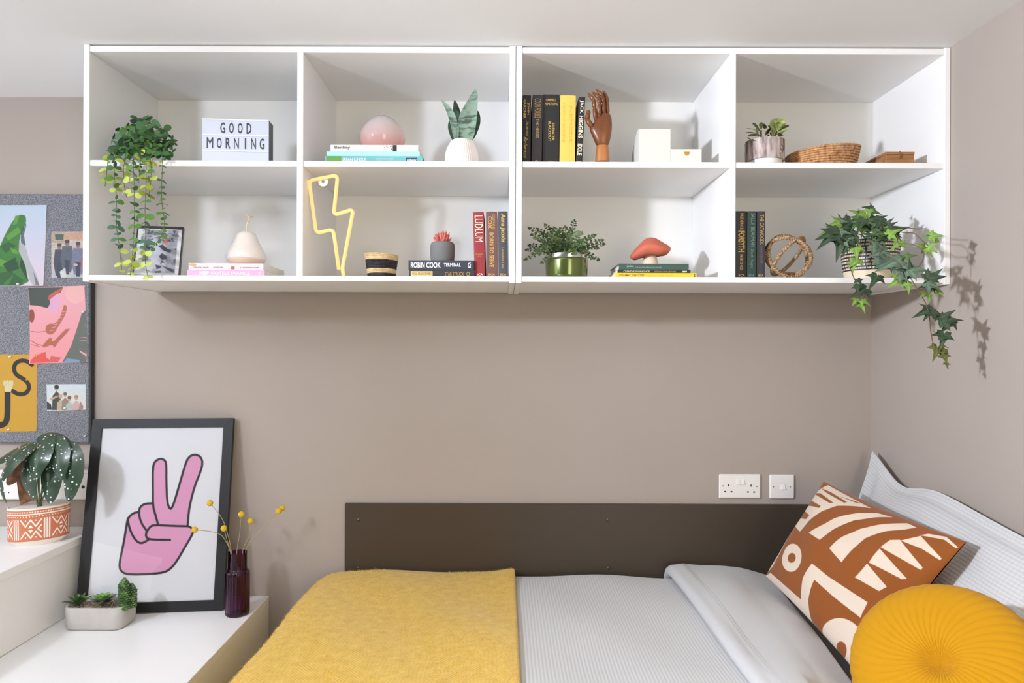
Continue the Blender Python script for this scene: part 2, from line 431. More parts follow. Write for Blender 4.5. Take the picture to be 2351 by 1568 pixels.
def bed_profile(s, x0, zc, r):
    """arc length s>0 past the flat edge x0 going left: returns x, z"""
    s = np.asarray(s, float); q = PI/2*r
    a = np.clip(s/r, 0, PI/2)
    x = x0-np.maximum(-s, 0)*-1 - r*np.sin(a); z = zc+r*np.cos(a)-np.maximum(s-q, 0)
    return x, z
def wob(x, y, amp=0.004):
    return amp*(np.sin(x*9+1.3*np.sin(y*5))+0.6*np.sin(x*17+y*11+2)+0.5*np.sin(y*14-x*4+1))
def bed_cloth(name, xr, off, mt, parent, y_back, y_front, drop, wamp, nx=150, ny=110, hem=0.0, lift=0.0):
    """cloth lying on the bed, over the foot on the left; xr right edge"""
    x0 = -0.545; r = 0.11+off; zc = EYE-0.875-0.003
    s = np.linspace(-(xr-x0), PI/2*r+drop, nx); x, z = bed_profile(s, x0, zc, r)
    Yb = np.linspace(y_back, y_front, ny)
    P = np.zeros((ny, nx, 3)); P[..., 0] = x[None]; P[..., 1] = Yb[:, None]; P[..., 2] = z[None]
    w = wob(P[..., 0], P[..., 1], wamp); nxn = np.clip(s/(PI/2*r), 0, 1)[None]
    P[..., 2] += w*(1-nxn); P[..., 0] -= w*nxn*1.5
    d = np.clip((y_back-P[..., 1])/0.05, 0, 1); P[..., 2] -= 0.03*(1-np.sqrt(1-(1-d)**2))      # rounds down at the wall
    if lift:
        P[..., 2] += lift*np.exp(-((P[..., 0]-xr)/0.05)**2)*np.exp(-((P[..., 1]-y_back)/0.1)**2)
    uv = np.stack(np.broadcast_arrays(-s[None], Yb[:, None]), -1)
    if hem:
        P = np.concatenate([P[:, :1]+np.array([0.002, 0, -hem]), P[:, :1]+np.array([0.004, 0, -hem*.45]), P], 1); uv = np.concatenate([uv[:, :1], uv[:, :1], uv], 1)
    o = grid_part(name, P, None, mt, parent); set_uvw(o, uv); return o, P
t = thing('duvet', 'pale grey ribbed duvet spread over the bed, with its smooth top turned down', 'duvet', (0.0, 1.7, ZM))
bed_cloth('ribbed_cover', 0.60, 0.0, M_waffle, t, 2.325, 1.12, 0.14, 0.004)
# turned-down band
ny, ns = 90, 60
P = np.zeros((ny, ns, 3)); Ys = np.linspace(2.328, 1.1, ny)
for i, Y in enumerate(Ys):
    f = (2.328-Y)/0.78
    xl = 0.553+0.012*f+0.004*math.sin(Y*7); xr_ = 0.905-0.10*min(f, 1.3); zt = -0.726-0.004*f
    prof = []
    r = 0.021
    for k in range(14):                                   # rolled left edge
        a = math.radians(-95+185*k/13); prof.append((xl+r-r*math.cos(a)*1.15, zt-r+r*math.sin(a)))
    n2 = ns-14
    for k in range(1, n2+1):
        q = k/n2; x = xl+r+(xr_-xl-r)*min(q/0.86, 1)+(0.012*max(0, (q-0.86)/0.14))
        z = zt+0.006*math.sin(min(1, q/0.5)*PI)-0.058*max(0, (q-0.3)/0.7)**2.0-(0.05*max(0, (q-0.86)/0.14))
        prof.append((x, z))
    for k, (x, z) in enumerate(prof):
        w = 0.004*math.sin(x*13+Y*9)+0.003*math.sin(x*31-Y*13+1)-0.055*min(1, max(0, (1.545-Y)/0.1))*min(1, max(0, (x-0.66)/0.08))
        e = max(0, 1-(2.328-Y)/0.06); dz = 0.035*(1-math.sqrt(max(0, 1-e*e)))
        P[i, k] = (x, Y, max(ZM+0.003, EYE+z+w*(1 if k > 14 else 0.3)-dz))
o = grid_part('turned_down_edge', P, None, M_fold, t)
g = G()
for dx in (0.012, 0.019):                                 # hem stitching along the roll
    g.tube([(P[i, 15, 0]+dx, P[i, 15, 1], P[i, 15+int(dx*120), 2]+0.0004) for i in range(2, ny)], 0.0011, 5)
part('hem_stitching', g, mat('grey_thread', (176, 176, 172), 0.9), t)

t = thing('throw_blanket', 'fluffy yellow herringbone throw over the foot of the bed', 'blanket', (-0.3, 1.7, ZM))
o, PT = bed_cloth('woven_cloth', 0.036, 0.013, M_throw, t, 2.332, 1.1, 0.16, 0.004, 130, 120, hem=0.010, lift=0.012)
# loose mohair fibres, joined
g = G(); V = []; Fc = []
rr = np.random.default_rng(3); ny, nx = PT.shape[:2]
for _ in range(40000):
    i = rr.integers(0, ny-2); j = rr.integers(2, nx-8)
    p = PT[i, j]+(PT[i+1, j]-PT[i, j])*rr.random()+(PT[i, j+1]-PT[i, j])*rr.random()
    n = np.cross(PT[i+1, j]-PT[i, j], PT[i, j+1]-PT[i, j]); n = n/np.linalg.norm(n); n = n if n[2] > 0 or n[0] < 0 else -n
    tdir = rr.normal(0, 1, 3); tdir -= n*tdir.dot(n); tdir /= np.linalg.norm(tdir)
    d = n*rr.uniform(0.15, 0.9)+tdir; d /= np.linalg.norm(d); ln = rr.uniform(0.004, 0.012); w = np.cross(d, n); w /= np.linalg.norm(w); w *= 0.00045
    k = len(V); V += [p-w, p+w, p+d*ln]; Fc.append((k, k+1, k+2))
g.v, g.f, g.mi = [tuple(v) for v in V], Fc, [0]*len(Fc)
part('fuzz', g, mat('yellow_fibre', (240, 202, 78), 0.9, sheen=0.5), t, kind='stuff')

# ---------------------------------------------------------------- cushions
def pillow_grid(TL, TR, BR, BL, thick, n=60, pinch=0.05, pw=0.55, wr=0.0, flange=0.0, seed=1, sq=None):
    """two closed faces; returns front P, back P, U, V"""
    TL, TR, BR, BL = [np.array(p) for p in (TL, TR, BR, BL)]
    nrm = np.cross(BL-TL, TR-TL); nrm = nrm/np.linalg.norm(nrm)
    u = np.linspace(-1, 1, n); U, V = np.meshgrid(u, u)
    Uc = U*(1-pinch*(1-V**2)); Vc = V*(1-pinch*(1-U**2))
    a, b = ((Uc+1)/2)[..., None], ((Vc+1)/2)[..., None]
    P = (TL*(1-a)+TR*a)*(1-b)+(BL*(1-a)+BR*a)*b
    k = 1-flange; q = np.clip(1-(np.abs(U)/k)**2.4, 0, 1)*np.clip(1-(np.abs(V)/k)**2.4, 0, 1)
    h = thick*q**pw+0.002*(1-q)
    w = wr*(np.sin(U*5+V*3+seed)*np.cos(V*6-U*2)+0.5*np.sin(U*11-V*7+2*seed))*(0.25+q)
    return P+nrm*(h+w)[..., None], P-nrm*(h*0.8)[..., None], U, V
t = thing('pillow', 'large white waffle pillow propped lengthwise against the right wall', 'pillow', (1.1, 1.85, ZM))
Pf, Pb, U, V = pillow_grid((1.238, 2.29, EYE-0.335), (1.246, 1.42, EYE-0.475), (1.045, 1.36, EYE-0.838), (1.06, 2.27, EYE-0.838), 0.052, 70, 0.05, 0.5, 0.006, 0.14, 2)
# the far upper flange stands up, the top edge dips beside it
for Q in (Pf, Pb):
    dip = 0.055*np.exp(-((U+0.62)/0.28)**2)*np.clip(-V, 0, 1)**2; Q[..., 2] -= dip
    Q[..., 0] = np.minimum(Q[..., 0], XR-0.004)
for P_, nm, fl in ((Pf, 'front_cover', False), (Pb, 'back_cover', True)):
    o = grid_part(nm, P_, None, M_waffle2, t, flip=fl); set_uvw(o, np.stack([V*0.23, U*0.42], -1))
# brown cushion with cream cut-out shapes
Z7 = lambda x, y: (1700+x/2.7604, 1000+y/2.7604)
cz = lambda q: q
CT = [(530, 293), (1430, 675), (770, 1540), (163, 890)]
dY = [2.14, 1.66, 1.64, 2.12]
C3 = [S(*Z7(*c), y) for c, y in zip(CT, dY)]
cv = Canvas(400, 400, CT, (140, 78, 30)); CR = (218, 201, 182); BR_ = (140, 78, 30)
for p in ([(160,890),(205,883),(405,1065),(450,960),(515,877),(620,965),(860,1130),(805,1215),(640,1080),(530,978),(465,1085),(437,1205),(380,1140),(290,1030)],
          [(300,650),(325,682),(225,850),(180,870)],
          [(340,580),(420,660),(480,590),(560,530),(650,485),(760,468),(830,465),(700,395),(560,318),(520,350),(430,395),(390,490)],
          [(492,680),(565,730),(640,660),(760,580),(880,545),(970,525),(880,505),(780,520),(640,580)],
          [(625,785),(700,875),(760,800),(840,710),(960,650),(1060,620),(1120,590),(1060,560),(940,595),(800,640),(700,710)],
          [(1155,655),(1200,635),(1305,645),(1385,720),(1370,728),(1300,672)], [(1050,710),(1160,660),(1290,810),(1280,825),(1180,760)],
          [(945,775),(990,715),(1045,705),(1185,890),(1170,905)], [(875,880),(940,785),(1090,970),(1060,975)], [(780,970),(862,885),(975,1030),(930,1060)]):
    cv.poly(p, CR)
for p in ([(270,715),(245,755),(260,760),(275,735)], [(372,500),(430,512),(475,550),(450,575),(355,540)], [(410,420),(470,440),(550,490),(540,505),(395,455)],
          [(470,375),(530,390),(625,462),(600,465),(490,395)], [(520,345),(590,375),(700,445),(685,455),(560,380)], [(640,400),(775,435),(740,437)]):
    cv.poly(p, BR_)
cv.ell(372, 823, 68, 87, CR); cv.ell(372, 825, 26, 31, BR_); cv.ell(640, 1330, 165, 125, CR); cv.ell(645, 1370, 48, 42, BR_)
t = thing('square_cushion', 'rust brown square cushion printed with cream arches, triangles and rings', 'cushion', (0.95, 1.9, ZM), 'scatter cushions on the bed')
M_cush = mat('printed_cotton', (150, 84, 34), 0.85, attr=True, bump=(700, 0.15), sheen=0.2, spec=0.2)
Pf, Pb, U, V = pillow_grid(C3[0], C3[1], C3[2], C3[3], 0.070, 400, 0.03, 0.6, 0.003, 0.0, 3)
grid_part('front_cover', Pf, cv.a, M_cush, t)
grid_part('back_cover', Pb[::7, ::7], None, mat('brown_cotton', (145, 82, 35), 0.85, bump=(700, 0.15)), t, flip=True)
# round pleated cushion
t = thing('round_cushion', 'round mustard yellow pleated cushion in front of the brown patterned one', 'cushion', (0.91, 1.4, ZM), 'scatter cushions on the bed')
M_must = mat('mustard_velvet', (188, 134, 2), 0.85, sheen=0.08, bump=(600, 0.12), spec=0.25)
n_ = Vector((-0.60, -0.50, 0.63)).normalized(); c0 = S(2180, 1553, 1.40); ux = n_.cross(Vector((0, 0, 1))).normalized()*-1; uy = n_.cross(ux)
NA, NR, NP = 528, 50, 44
def disc_side(sg, R=0.183, H=0.096):
    V = np.zeros((NR, NA+1, 3))
    for i in range(NR):
        q = i/(NR-1); ph = q*PI/2; r = R*math.sin(ph)**0.95; base = H*math.cos(ph)**0.55
        base -= 0.028*math.exp(-(r/0.03)**2)
        for k in range(NA+1):
            a = 2*PI*k/NA; w = (0.5+0.5*math.cos(NP*(a+0.55*q*sg)))**0.16
            h = base-(1-w)*0.0042*min(1, r/0.03)*(1-0.3*q)
            rr_ = r-(1-w)*0.0025*q
            V[i, k] = c0+ux*(rr_*math.cos(a))+uy*(rr_*math.sin(a))+n_*(h*sg)
    return V
grid_part('pleated_front', disc_side(1), None, M_must, t)
grid_part('pleated_back', disc_side(-1)[:, ::4], None, M_must, t, flip=True)
b0 = c0+n_*0.060; g = G()
for k in range(40):
    a = 2*PI*k/40; d = ux*math.cos(a)+uy*math.sin(a); g.tube([b0+d*0.001, b0+d*0.010+n_*0.0018, b0+d*0.018+n_*0.0055], 0.0007, 4)
part('gathered_centre', g, mat('yellow_thread', (240, 190, 50), 0.7), t)
# ---------------------------------------------------------------- things on the shelves
zU, zL = ZU[0], ZL[0]
M_gold = mat('gold_foil', (206, 172, 98), 0.35, metal=0.3); M_cream = mat('cream_ink', (238, 226, 200), 0.6)
M_whink = mat('white_ink', (240, 240, 240), 0.6); M_dkink = mat('dark_ink', (44, 42, 42), 0.6); M_page = mat('paper_edge', (232, 226, 210), 0.9, bump=(900, 0.2), var=(400, 0.06))
def mat2(name, c1, c2, scale, stretch=(1, 1, 1), lo=0.45, hi=0.6, rough=0.6, detail=4, coord='Object', sheen=0, bump=0.0):
    m = mat(name, c1, rough, sheen=sheen); nt, b = nodes(m); N, L = nt.nodes, nt.links
    tc = N.new('ShaderNodeTexCoord'); mp = N.new('ShaderNodeMapping'); mp.inputs['Scale'].default_value = stretch
    L.new(tc.outputs[coord], mp.inputs['Vector'])
    n = N.new('ShaderNodeTexNoise'); n.inputs['Scale'].default_value = scale; n.inputs['Detail'].default_value = detail
    L.new(mp.outputs[0], n.inputs['Vector'])
    r = N.new('ShaderNodeValToRGB'); r.color_ramp.elements[0].position = lo; r.color_ramp.elements[1].position = hi
    r.color_ramp.elements[0].color = (*lin(c1), 1); r.color_ramp.elements[1].color = (*lin(c2), 1)
    L.new(n.outputs['Fac'], r.inputs['Fac']); L.new(r.outputs['Color'], b.inputs['Base Color'])
    if bump:
        bn = N.new('ShaderNodeBump'); bn.inputs['Strength'].default_value = bump; bn.inputs['Distance'].default_value = 0.003
        L.new(n.outputs['Fac'], bn.inputs['Height']); L.new(bn.outputs['Normal'], b.inputs['Normal'])
    return m
def book(label, M, t, h, d, c, texts=(), bulge=0.0014, hard=True, group=None, page=None, extra=None, rough=0.5):
    """M: local X thickness, Y depth away from the spine, Z spine length; spine at y=0, foot at z=0"""
    loc = M @ Vector((0, 0.0, 0)); th = thing('book', label, 'book', loc, group)
    cm = mat('book_cloth_%d_%d_%d' % c, c, rough, bump=(600, 0.1)); bt = 0.0022 if hard else 0.0006; ins = 0.003 if hard else 0.0
    K = 10; arc = [(-t/2+t*k/K, -bulge*(1-(2*k/K-1)**2)) for k in range(K+1)]
    g = G(); g.prism(arc+[(t/2, 0.0025), (-t/2, 0.0025)], 0, h, M)
    g.box((-t/2, 0.0015, 0), (-t/2+bt, d, h), 0.0004, M); g.box((t/2-bt, 0.0015, 0), (t/2, d, h), 0.0004, M)
    part('cover', g, cm, th, 30)
    part('pages', G().box((-t/2+bt, 0.0026, ins), (t/2-bt, d-ins, h-ins), 0, M), page or M_page, th)
    X, Yv, Z = M.col[0].xyz, M.col[1].xyz, M.col[2].xyz; Mi = M.inverted()
    def bl(q):
        l = Mi @ q; l.y = -bulge-(0.0012 if extra else 0.0003); return M @ l
    for tx in texts:
        mode, s, p0, ln, a0, ah, mt = tx[:7]; bold = tx[7] if len(tx) > 7 else 0.02; sk = tx[8] if len(tx) > 8 else 0.0
        if mode == 'v':
            O = M @ Vector((-t/2+t*a0, 0, h*(1-p0))); lettering(th, s, O, -Z, X, h*ln, t*ah, mt, bold, bulge=bl, skew=sk)
        else:
            O = M @ Vector((-t/2+t*a0, 0, h*(1-p0))); lettering(th, s, O, X, Z, t*ln, h*ah, mt, bold, bulge=bl, skew=sk)
    if extra: extra(th, M, t, h)
    return th
def stand_M(px0, px1, Y, z, lean=0.0):
    a, b = S(px0, 500, Y).x, S(px1, 500, Y).x
    return Matrix.Translation(((a+b)/2, Y, z)) @ Matrix.Rotation(math.radians(lean), 4, 'Y'), b-a
def lie_M(px0, px1, py, Y, z, t, yaw=0.0):
    a, b = S(px0, py, Y).x, S(px1, py, Y).x
    R = Matrix(((0, 0, -1), (0, 1, 0), (1, 0, 0))).to_4x4()
    return Matrix.Translation(((a+b)/2, Y, z+t/2)) @ Matrix.Rotation(math.radians(yaw), 4, 'Z') @ Matrix.Translation(((b-a)/2, 0, 0)) @ R, b-a
def colour_bar(c, x0, x1, z0, z1, name='label_patch'):
    def f(th, M, t, h):
        part(name, G().box((-t/2+t*x0, -0.0026, h*z0), (-t/2+t*x1, -0.0016, h*z1), 0, M), mat('patch_%d_%d_%d' % c, c, 0.6), th)
    return f
YB = 2.0; hb = lambda py: S(1200, py, YB).z
GB = 'upright books on the upper shelf'
SPECS = [(1197.5, 1217, 219, 0.5, (33, 31, 33), 'black upright book beside the cubby wall with gold script on its spine',
          [('v', 'JOHN', 0.10, 0.17, 0.52, 0.30, M_gold), ('v', 'GARDNER', 0.06, 0.27, 0.12, 0.28, M_gold), ('v', 'The Man from', 0.36, 0.2, 0.42, 0.3, M_gold, 0.0, .5), ('v', 'Barbarossa', 0.58, 0.29, 0.2, 0.42, M_gold, 0.0, .5), ('h', 'BCA', 0.96, 0.72, 0.14, 0.035, M_gold)]),
         (1219.5, 1243, 218, 0.9, (62, 61, 70), 'slate grey upright book with gold title, second from the cubby wall',
          [('v', 'COLIN FORBES', 0.05, 0.27, 0.2, 0.62, M_gold, 0.0), ('v', 'THE HEADS', 0.33, 0.27, 0.36, 0.32, M_gold), ('h', 'O', 0.96, 0.36, 0.32, 0.05, M_gold, 0.08)]),
         (1245, 1282.5, 217, 0.4, (34, 32, 34), 'thickest black upright book with two gold titles on its spine',
          [('h', 'CAMPBELL', 0.095, 0.62, 0.17, 0.036, M_gold), ('h', 'ARMSTRONG', 0.15, 0.8, 0.1, 0.038, M_gold), ('v', 'SILENCER', 0.39, 0.25, 0.55, 0.17, M_gold), ('v', 'BLACKOUT', 0.37, 0.28, 0.33, 0.17, M_gold), ('h', 'BCA', 0.955, 0.36, 0.35, 0.036, M_gold)]),
         (1284, 1319.5, 219, 0.5, (244, 204, 96), 'yellow upright book with faint pale lettering on its spine',
          [('v', 'AGATHA CHRISTIE', 0.1, 0.56, 0.18, 0.14, mat('ochre_ink', (226, 180, 74), 0.6), 0.0), ('v', 'NEMESIS', 0.15, 0.5, 0.62, 0.16, mat('ochre_ink', (226, 180, 74), 0.6), 0.0)]),
         (1321.5, 1336, 222, 2.4, (40, 39, 42), 'narrow black book leaning beside the wooden hand, with large gold capitals',
          [('v', 'JACK', 0.05, 0.19, 0.14, 0.66, M_cream, 0.03), ('v', 'HIGGINS', 0.27, 0.32, 0.14, 0.7, M_cream, 0.03), ('v', 'EXILE', 0.67, 0.17, 0.14, 0.7, M_cream, 0.03), ('h', 'BCA', 0.955, 0.7, 0.1, 0.035, M_cream)])]
for a, b, py, lean, c, lab, tx in SPECS:
    M, t = stand_M(a, b, YB, zU, lean); book(lab, M, t, hb(py)-zU, 0.135, c, tx, group=GB)
GB = 'upright books at the end of the lower shelf'
SPECS = [(1090, 1114.5, 487, -1.6, (150, 44, 50), 'dark red upright book with tall cream capitals on its spine',
          [('v', 'LUDLUM', 0.055, 0.40, 0.14, 0.74, M_cream, 0.0), ('h', 'THE MATARESE', 0.655, 0.7, 0.15, 0.022, M_gold, 0.0), ('h', 'CIRCLE', 0.685, 0.4, 0.3, 0.02, M_gold, 0.0), ('h', 'BCA', 0.965, 0.56, 0.22, 0.033, M_cream)]),
         (1117, 1142.5, 486, -0.5, (110, 74, 70), 'brown upright book with gold lettering between the red and charcoal ones',
          [('v', 'JOSEPHINE', 0.03, 0.24, 0.52, 0.28, M_gold, 0.0), ('v', 'COX', 0.07, 0.19, 0.18, 0.36, M_gold), ('v', 'BORN TO SERVE', 0.32, 0.52, 0.3, 0.38, M_gold), ('h', 'BCA', 0.965, 0.56, 0.22, 0.033, M_gold)]),
         (1145, 1167.2, 485.5, -0.6, (66, 66, 72), 'charcoal upright book touching the cubby wall, with gold slanted title',
          [('v', 'Anna Jacobs', 0.03, 0.43, 0.18, 0.6, M_gold, 0.03, .15), ('v', 'Lancashire Lane', 0.54, 0.32, 0.34, 0.26, M_gold, 0.0), ('h', 'BCA', 0.965, 0.6, 0.2, 0.033, M_gold)])]
for a, b, py, lean, c, lab, tx in SPECS:
    M, t = stand_M(a, b, 1.985, zL, lean); book(lab, M, t, S(1130, py, 1.985).z-zL, 0.14, c, tx, group=GB)
GB = 'upright books beside the rope ball'
M_silver = mat('silver_foil', (150, 172, 168), 0.4, metal=0.3)
SPECS = [(1688.5, 1714, 485, 0.2, (44, 41, 45), 'black upright book with broad gold capitals, against the cubby divider',
          [('v', 'FREDERICK', 0.03, 0.25, 0.4, 0.28, M_gold), ('v', 'FORSYTH', 0.29, 0.31, 0.22, 0.6, M_gold, 0.03), ('v', 'THE FIST OF GOD', 0.63, 0.23, 0.4, 0.28, M_gold), ('h', 'BCA', 0.96, 0.56, 0.28, 0.033, M_gold)]),
         (1715.5, 1735.5, 485, 0.1, (52, 88, 84), 'teal green upright book between two dark books',
          [('v', 'SALLY BEAUMAN', 0.03, 0.5, 0.42, 0.42, M_silver, 0.0), ('v', 'Dark Angel', 0.55, 0.28, 0.34, 0.36, M_silver, 0.0, .3), ('h', 'BCA', 0.96, 0.62, 0.2, 0.033, M_silver)]),
         (1737.5, 1756.5, 485, 0.0, (56, 54, 62), 'dark slate upright book beside the rope ball',
          [('v', 'THE CATWOODS', 0.05, 0.44, 0.34, 0.5, M_gold, 0.0), ('v', 'FIONA STEWART', 0.52, 0.25, 0.42, 0.26, mat('dull_ink', (120, 104, 96), 0.6), 0.0), ('h', 'BCA', 0.96, 0.62, 0.2, 0.033, M_gold)])]
for a, b, py, lean, c, lab, tx in SPECS:
    M, t = stand_M(a, b, 2.0, zL, lean); book(lab, M, t, S(1720, py, 2.0).z-zL, 0.14, c, tx, group=GB)
# flat stacks: bottom to top (px0, px1, y_top, y_bottom)
def stack(Y, z, items, group):
    for (a, b, yt, c, lab, tx, kw) in items:
        dY = kw.pop('dY', 0.0); yaw = kw.pop('yaw', 0.0); d = kw.pop('d', 0.16)
        t = S((a+b)/2, yt, Y+dY).z-z
        M, ln = lie_M(a, b, yt, Y+dY, z, t, yaw); book(lab, M, t-0.0003, ln, d, c, tx, group=group, **kw); z += t
    return z
M_pinkink = mat('pale_pink_ink', (250, 232, 240), 0.6); M_green = mat('leaf_print', (98, 160, 70), 0.6)
def jungle(th, M, t, h):
    part('leaf_print', G().box((-t/2+t*.1, -0.0009, h*0.83), (t/2-t*.02, -0.0002, h*0.985), 0, M), M_green, th)
    part('publisher_patch', G().box((-t/2+t*.12, -0.0009, h*0.055), (t/2-t*.2, -0.0002, h*0.17), 0, M), mat('navy_patch', (44, 62, 92), 0.6), th)
def banksy(th, M, t, h):
    g = G(); r = random.Random(4)
    g.box((-t/2+.0006, -0.0009, h*0.245), (t/2-.0006, -0.0002, h*0.29), 0, M)
    for k in range(16):
        x = r.uniform(-t/2+.002, t/2-.003); z = h*r.uniform(0.29, 0.41)-0; s = r.uniform(.001, .0022)*(1-(z/h-0.29)*4)
        g.box((x, -0.0009, z), (x+s*1.4, -0.0002, z+s*1.6), 0, M)
    part('ink_print', g, M_dkink, th)
def pinktop(th, M, t, h):
    part('gold_sticker', G().prism([(0.0105*math.cos(a*PI/8), 0.003*math.sin(a*PI/8)) for a in range(16)], 0.0002, 0.0009,
         M @ Matrix.Translation((t/2-0.004, 0, h*0.945)) @ Matrix.Rotation(PI/2, 4, 'X') @ Matrix.Rotation(PI/2, 4, 'Z')), mat('amber_sticker', (216, 166, 70), 0.5), th)
    part('red_motif', G().box((-t/2+t*.12, -0.0009, h*0.385), (t/2-t*.45, -0.0002, h*0.43), 0, M), mat('red_print', (200, 90, 86), 0.6), th)
zb1 = stack(1.965, zL, [
    (430, 607.5, 620, (238, 176, 206), 'pink book at the bottom of the pair under the white pear', [('v', 'HIP', 0.16, 0.12, 0.2, 0.62, M_whink, 0.06), ('v', 'HOTELS FRANCE', 0.31, 0.5, 0.22, 0.56, M_pinkink, 0.03), ('v', 'O', 0.92, 0.025, 0.3, 0.4, M_whink, 0.1)], dict(hard=False, bulge=0.0, d=0.19)),
    (433, 604.5, 604.5, (250, 220, 230), 'pale pink book on top of a pair, directly under the white pear', [('v', 'EVERYDAY BAKES', 0.07, 0.2, 0.28, 0.2, M_dkink, 0.0), ('v', 'TOGETHER', 0.33, 0.14, 0.28, 0.2, M_dkink, 0.0), ('v', 'A GARDENER AT HOME', 0.69, 0.25, 0.28, 0.2, M_dkink, 0.0)], dict(hard=False, bulge=0.0, d=0.185, dY=0.002, extra=pinktop))], 'pink books under the pear')
zb2 = stack(1.975, zU, [
    (746, 970, 358.5, (112, 186, 190), 'teal book with leaf print, at the bottom under the pink glass vase', [('v', 'URBAN JUNGLE', 0.17, 0.25, 0.25, 0.5, M_whink, 0.02), ('v', 'LIVING WITH PLANTS', 0.52, 0.18, 0.36, 0.4, mat('pale_aqua_ink', (190, 226, 228), 0.6), 0.0), ('v', 'callwey', 0.84, 0.1, 0.3, 0.36, M_whink, 0.02)], dict(hard=True, bulge=0.0, d=0.17, extra=jungle)),
    (750, 963.5, 348, (178, 232, 240), 'plain pale aqua book in the middle under the pink glass vase', [], dict(hard=False, bulge=0.001, d=0.165)),
    (759, 960, 332.5, (246, 242, 236), 'white book with grey lower-case title, on top under the pink glass vase', [('v', 'Banksy', 0.045, 0.18, 0.28, 0.56, mat('grey_ink', (110, 108, 108), 0.6), 0.02)], dict(hard=False, bulge=0.0, d=0.165, extra=banksy))], 'books under the pink glass vase')
def goldbox(th, M, t, h):
    part('gold_patch', G().box((-t/2+t*.08, -0.0019, h*0.64), (t/2-t*.14, -0.0008, h*0.975), 0, M), mat('gold_patch', (226, 202, 140), 0.5), th)
zb3 = stack(1.975, zL, [
    (939.5, 1089, 620.5, (48, 48, 54), 'dark book with gold box on its spine, lying under another dark book', [('v', 'STAR STRUCK', 0.55, 0.29, 0.22, 0.5, M_gold, 0.0), ('v', 'O', 0.88, 0.05, 0.2, 0.6, M_gold, 0.0), ('v', 'VAL McDERMID', 0.045, 0.3, 0.3, 0.4, mat('dark_gold_ink', (150, 118, 60), 0.6), 0.0)], dict(d=0.13, extra=goldbox)),
    (938, 1088, 597.5, (52, 56, 68), 'dark navy book with bold white capitals, under the grey succulent pot', [('v', 'ROBIN COOK', 0.035, 0.46, 0.2, 0.62, M_whink, 0.03), ('v', 'TERMINAL', 0.54, 0.26, 0.36, 0.36, M_whink, 0.02), ('h', 'BCA', 0.955, 0.0, 0.0, 0.0, M_whink)][:2]+[('h', 'BCA', 0.955, 0.55, 0.25, 0.045, M_whink)], dict(d=0.13))], 'dark books under the grey pot')
M_ylw = (246, 204, 24)
zb4 = stack(1.975, zL, [
    (1413, 1599, 626.5, M_ylw, 'bright yellow book at the bottom of the stack under the toadstool', [('v', 'DYNAMIC IDENTITIES', 0.045, 0.31, 0.3, 0.46, mat('brown_ink', (150, 104, 20), 0.6), 0.02), ('v', 'in cultural and public contexts', 0.37, 0.34, 0.3, 0.34, mat('brown_ink2', (196, 150, 30), 0.6), 0.0), ('h', 'M', 0.985, 0.6, 0.2, 0.018, mat('brown_ink', (150, 104, 20), 0.6))], dict(hard=False, bulge=0.0, d=0.17)),
    (1418, 1585.5, 619.5, (34, 34, 40), 'thin black book between a yellow and a green book', [('v', 'CREATIVE WORKSHOP', 0.08, 0.36, 0.2, 0.55, M_cream, 0.0), ('v', 'DESIGN CHALLENGES', 0.5, 0.3, 0.2, 0.5, mat('tan_ink', (190, 160, 120), 0.6), 0.0), ('v', 'HOW', 0.885, 0.065, 0.15, 0.6, M_whink, 0.05)], dict(hard=False, bulge=0.0, d=0.17)),
    (1421, 1581, 605.5, (58, 86, 76), 'dark green cloth book directly under the toadstool', [('v', 'jolies', 0.11, 0.1, 0.3, 0.5, M_silver, 0.02), ('v', 'in the time of the wildflowers and other walks', 0.23, 0.38, 0.3, 0.26, M_silver, 0.0)], dict(d=0.165))], 'books under the toadstool')

# ---- light box
t = thing('light_box', 'white cinema light box spelling a two-word greeting in black capitals', 'light box', S(538, 372, 2.03))
yaw = math.radians(4.0); o0 = S(463, 372, 1.995); o0.z = zU
R = Matrix.Translation(o0) @ Matrix.Rotation(yaw, 4, 'Z'); W, H, D = 0.1925, S(463, 271.5, 1.995).z-zU, 0.046
M_box = mat('charcoal_plastic', (84, 84, 82), 0.5); M_lb = mat('opal_acrylic', (214, 220, 236), 0.25); M_rail = mat('clear_rail', (238, 241, 248), 0.2)
part('case', G().box((0, 0.003, 0), (W, D, H), 0.002, R), M_box, t)
part('front_panel', G().box((0.001, 0, 0.001), (W-0.001, 0.0035, H-0.001), 0.0005, R), M_lb, t)
for z0, z1 in ((0.965, 1.0), (0.632, 0.672), (0.30, 0.338)):
    part('rail', G().box((0.0005, -0.0022, z0*H), (W-0.0005, 0.0008, z1*H-0.0004), 0.0007, R), M_rail, t)
ex, ez = R.col[0].xyz, Vector((0, 0, 1))
for word, zc, xs in (('GOOD', 0.69, (0.275, 0.405, 0.535, 0.665)), ('MORNING', 0.365, (0.075, 0.225, 0.355, 0.48, 0.615, 0.735, 0.86))):
    for ch, x in zip(word, xs):
        w = 0.018 if ch == 'I' else (0.095 if ch == 'M' else 0.07)
        if ch == 'I': x += 0.025
        lettering(t, ch, R @ Vector((x*W, -0.0006, zc*H)), ex, ez, w*W, 0.232*H, mat('letter_black', (52, 52, 58), 0.4), 0.0 if ch in 'MN' else 0.012, name='letter_tile')

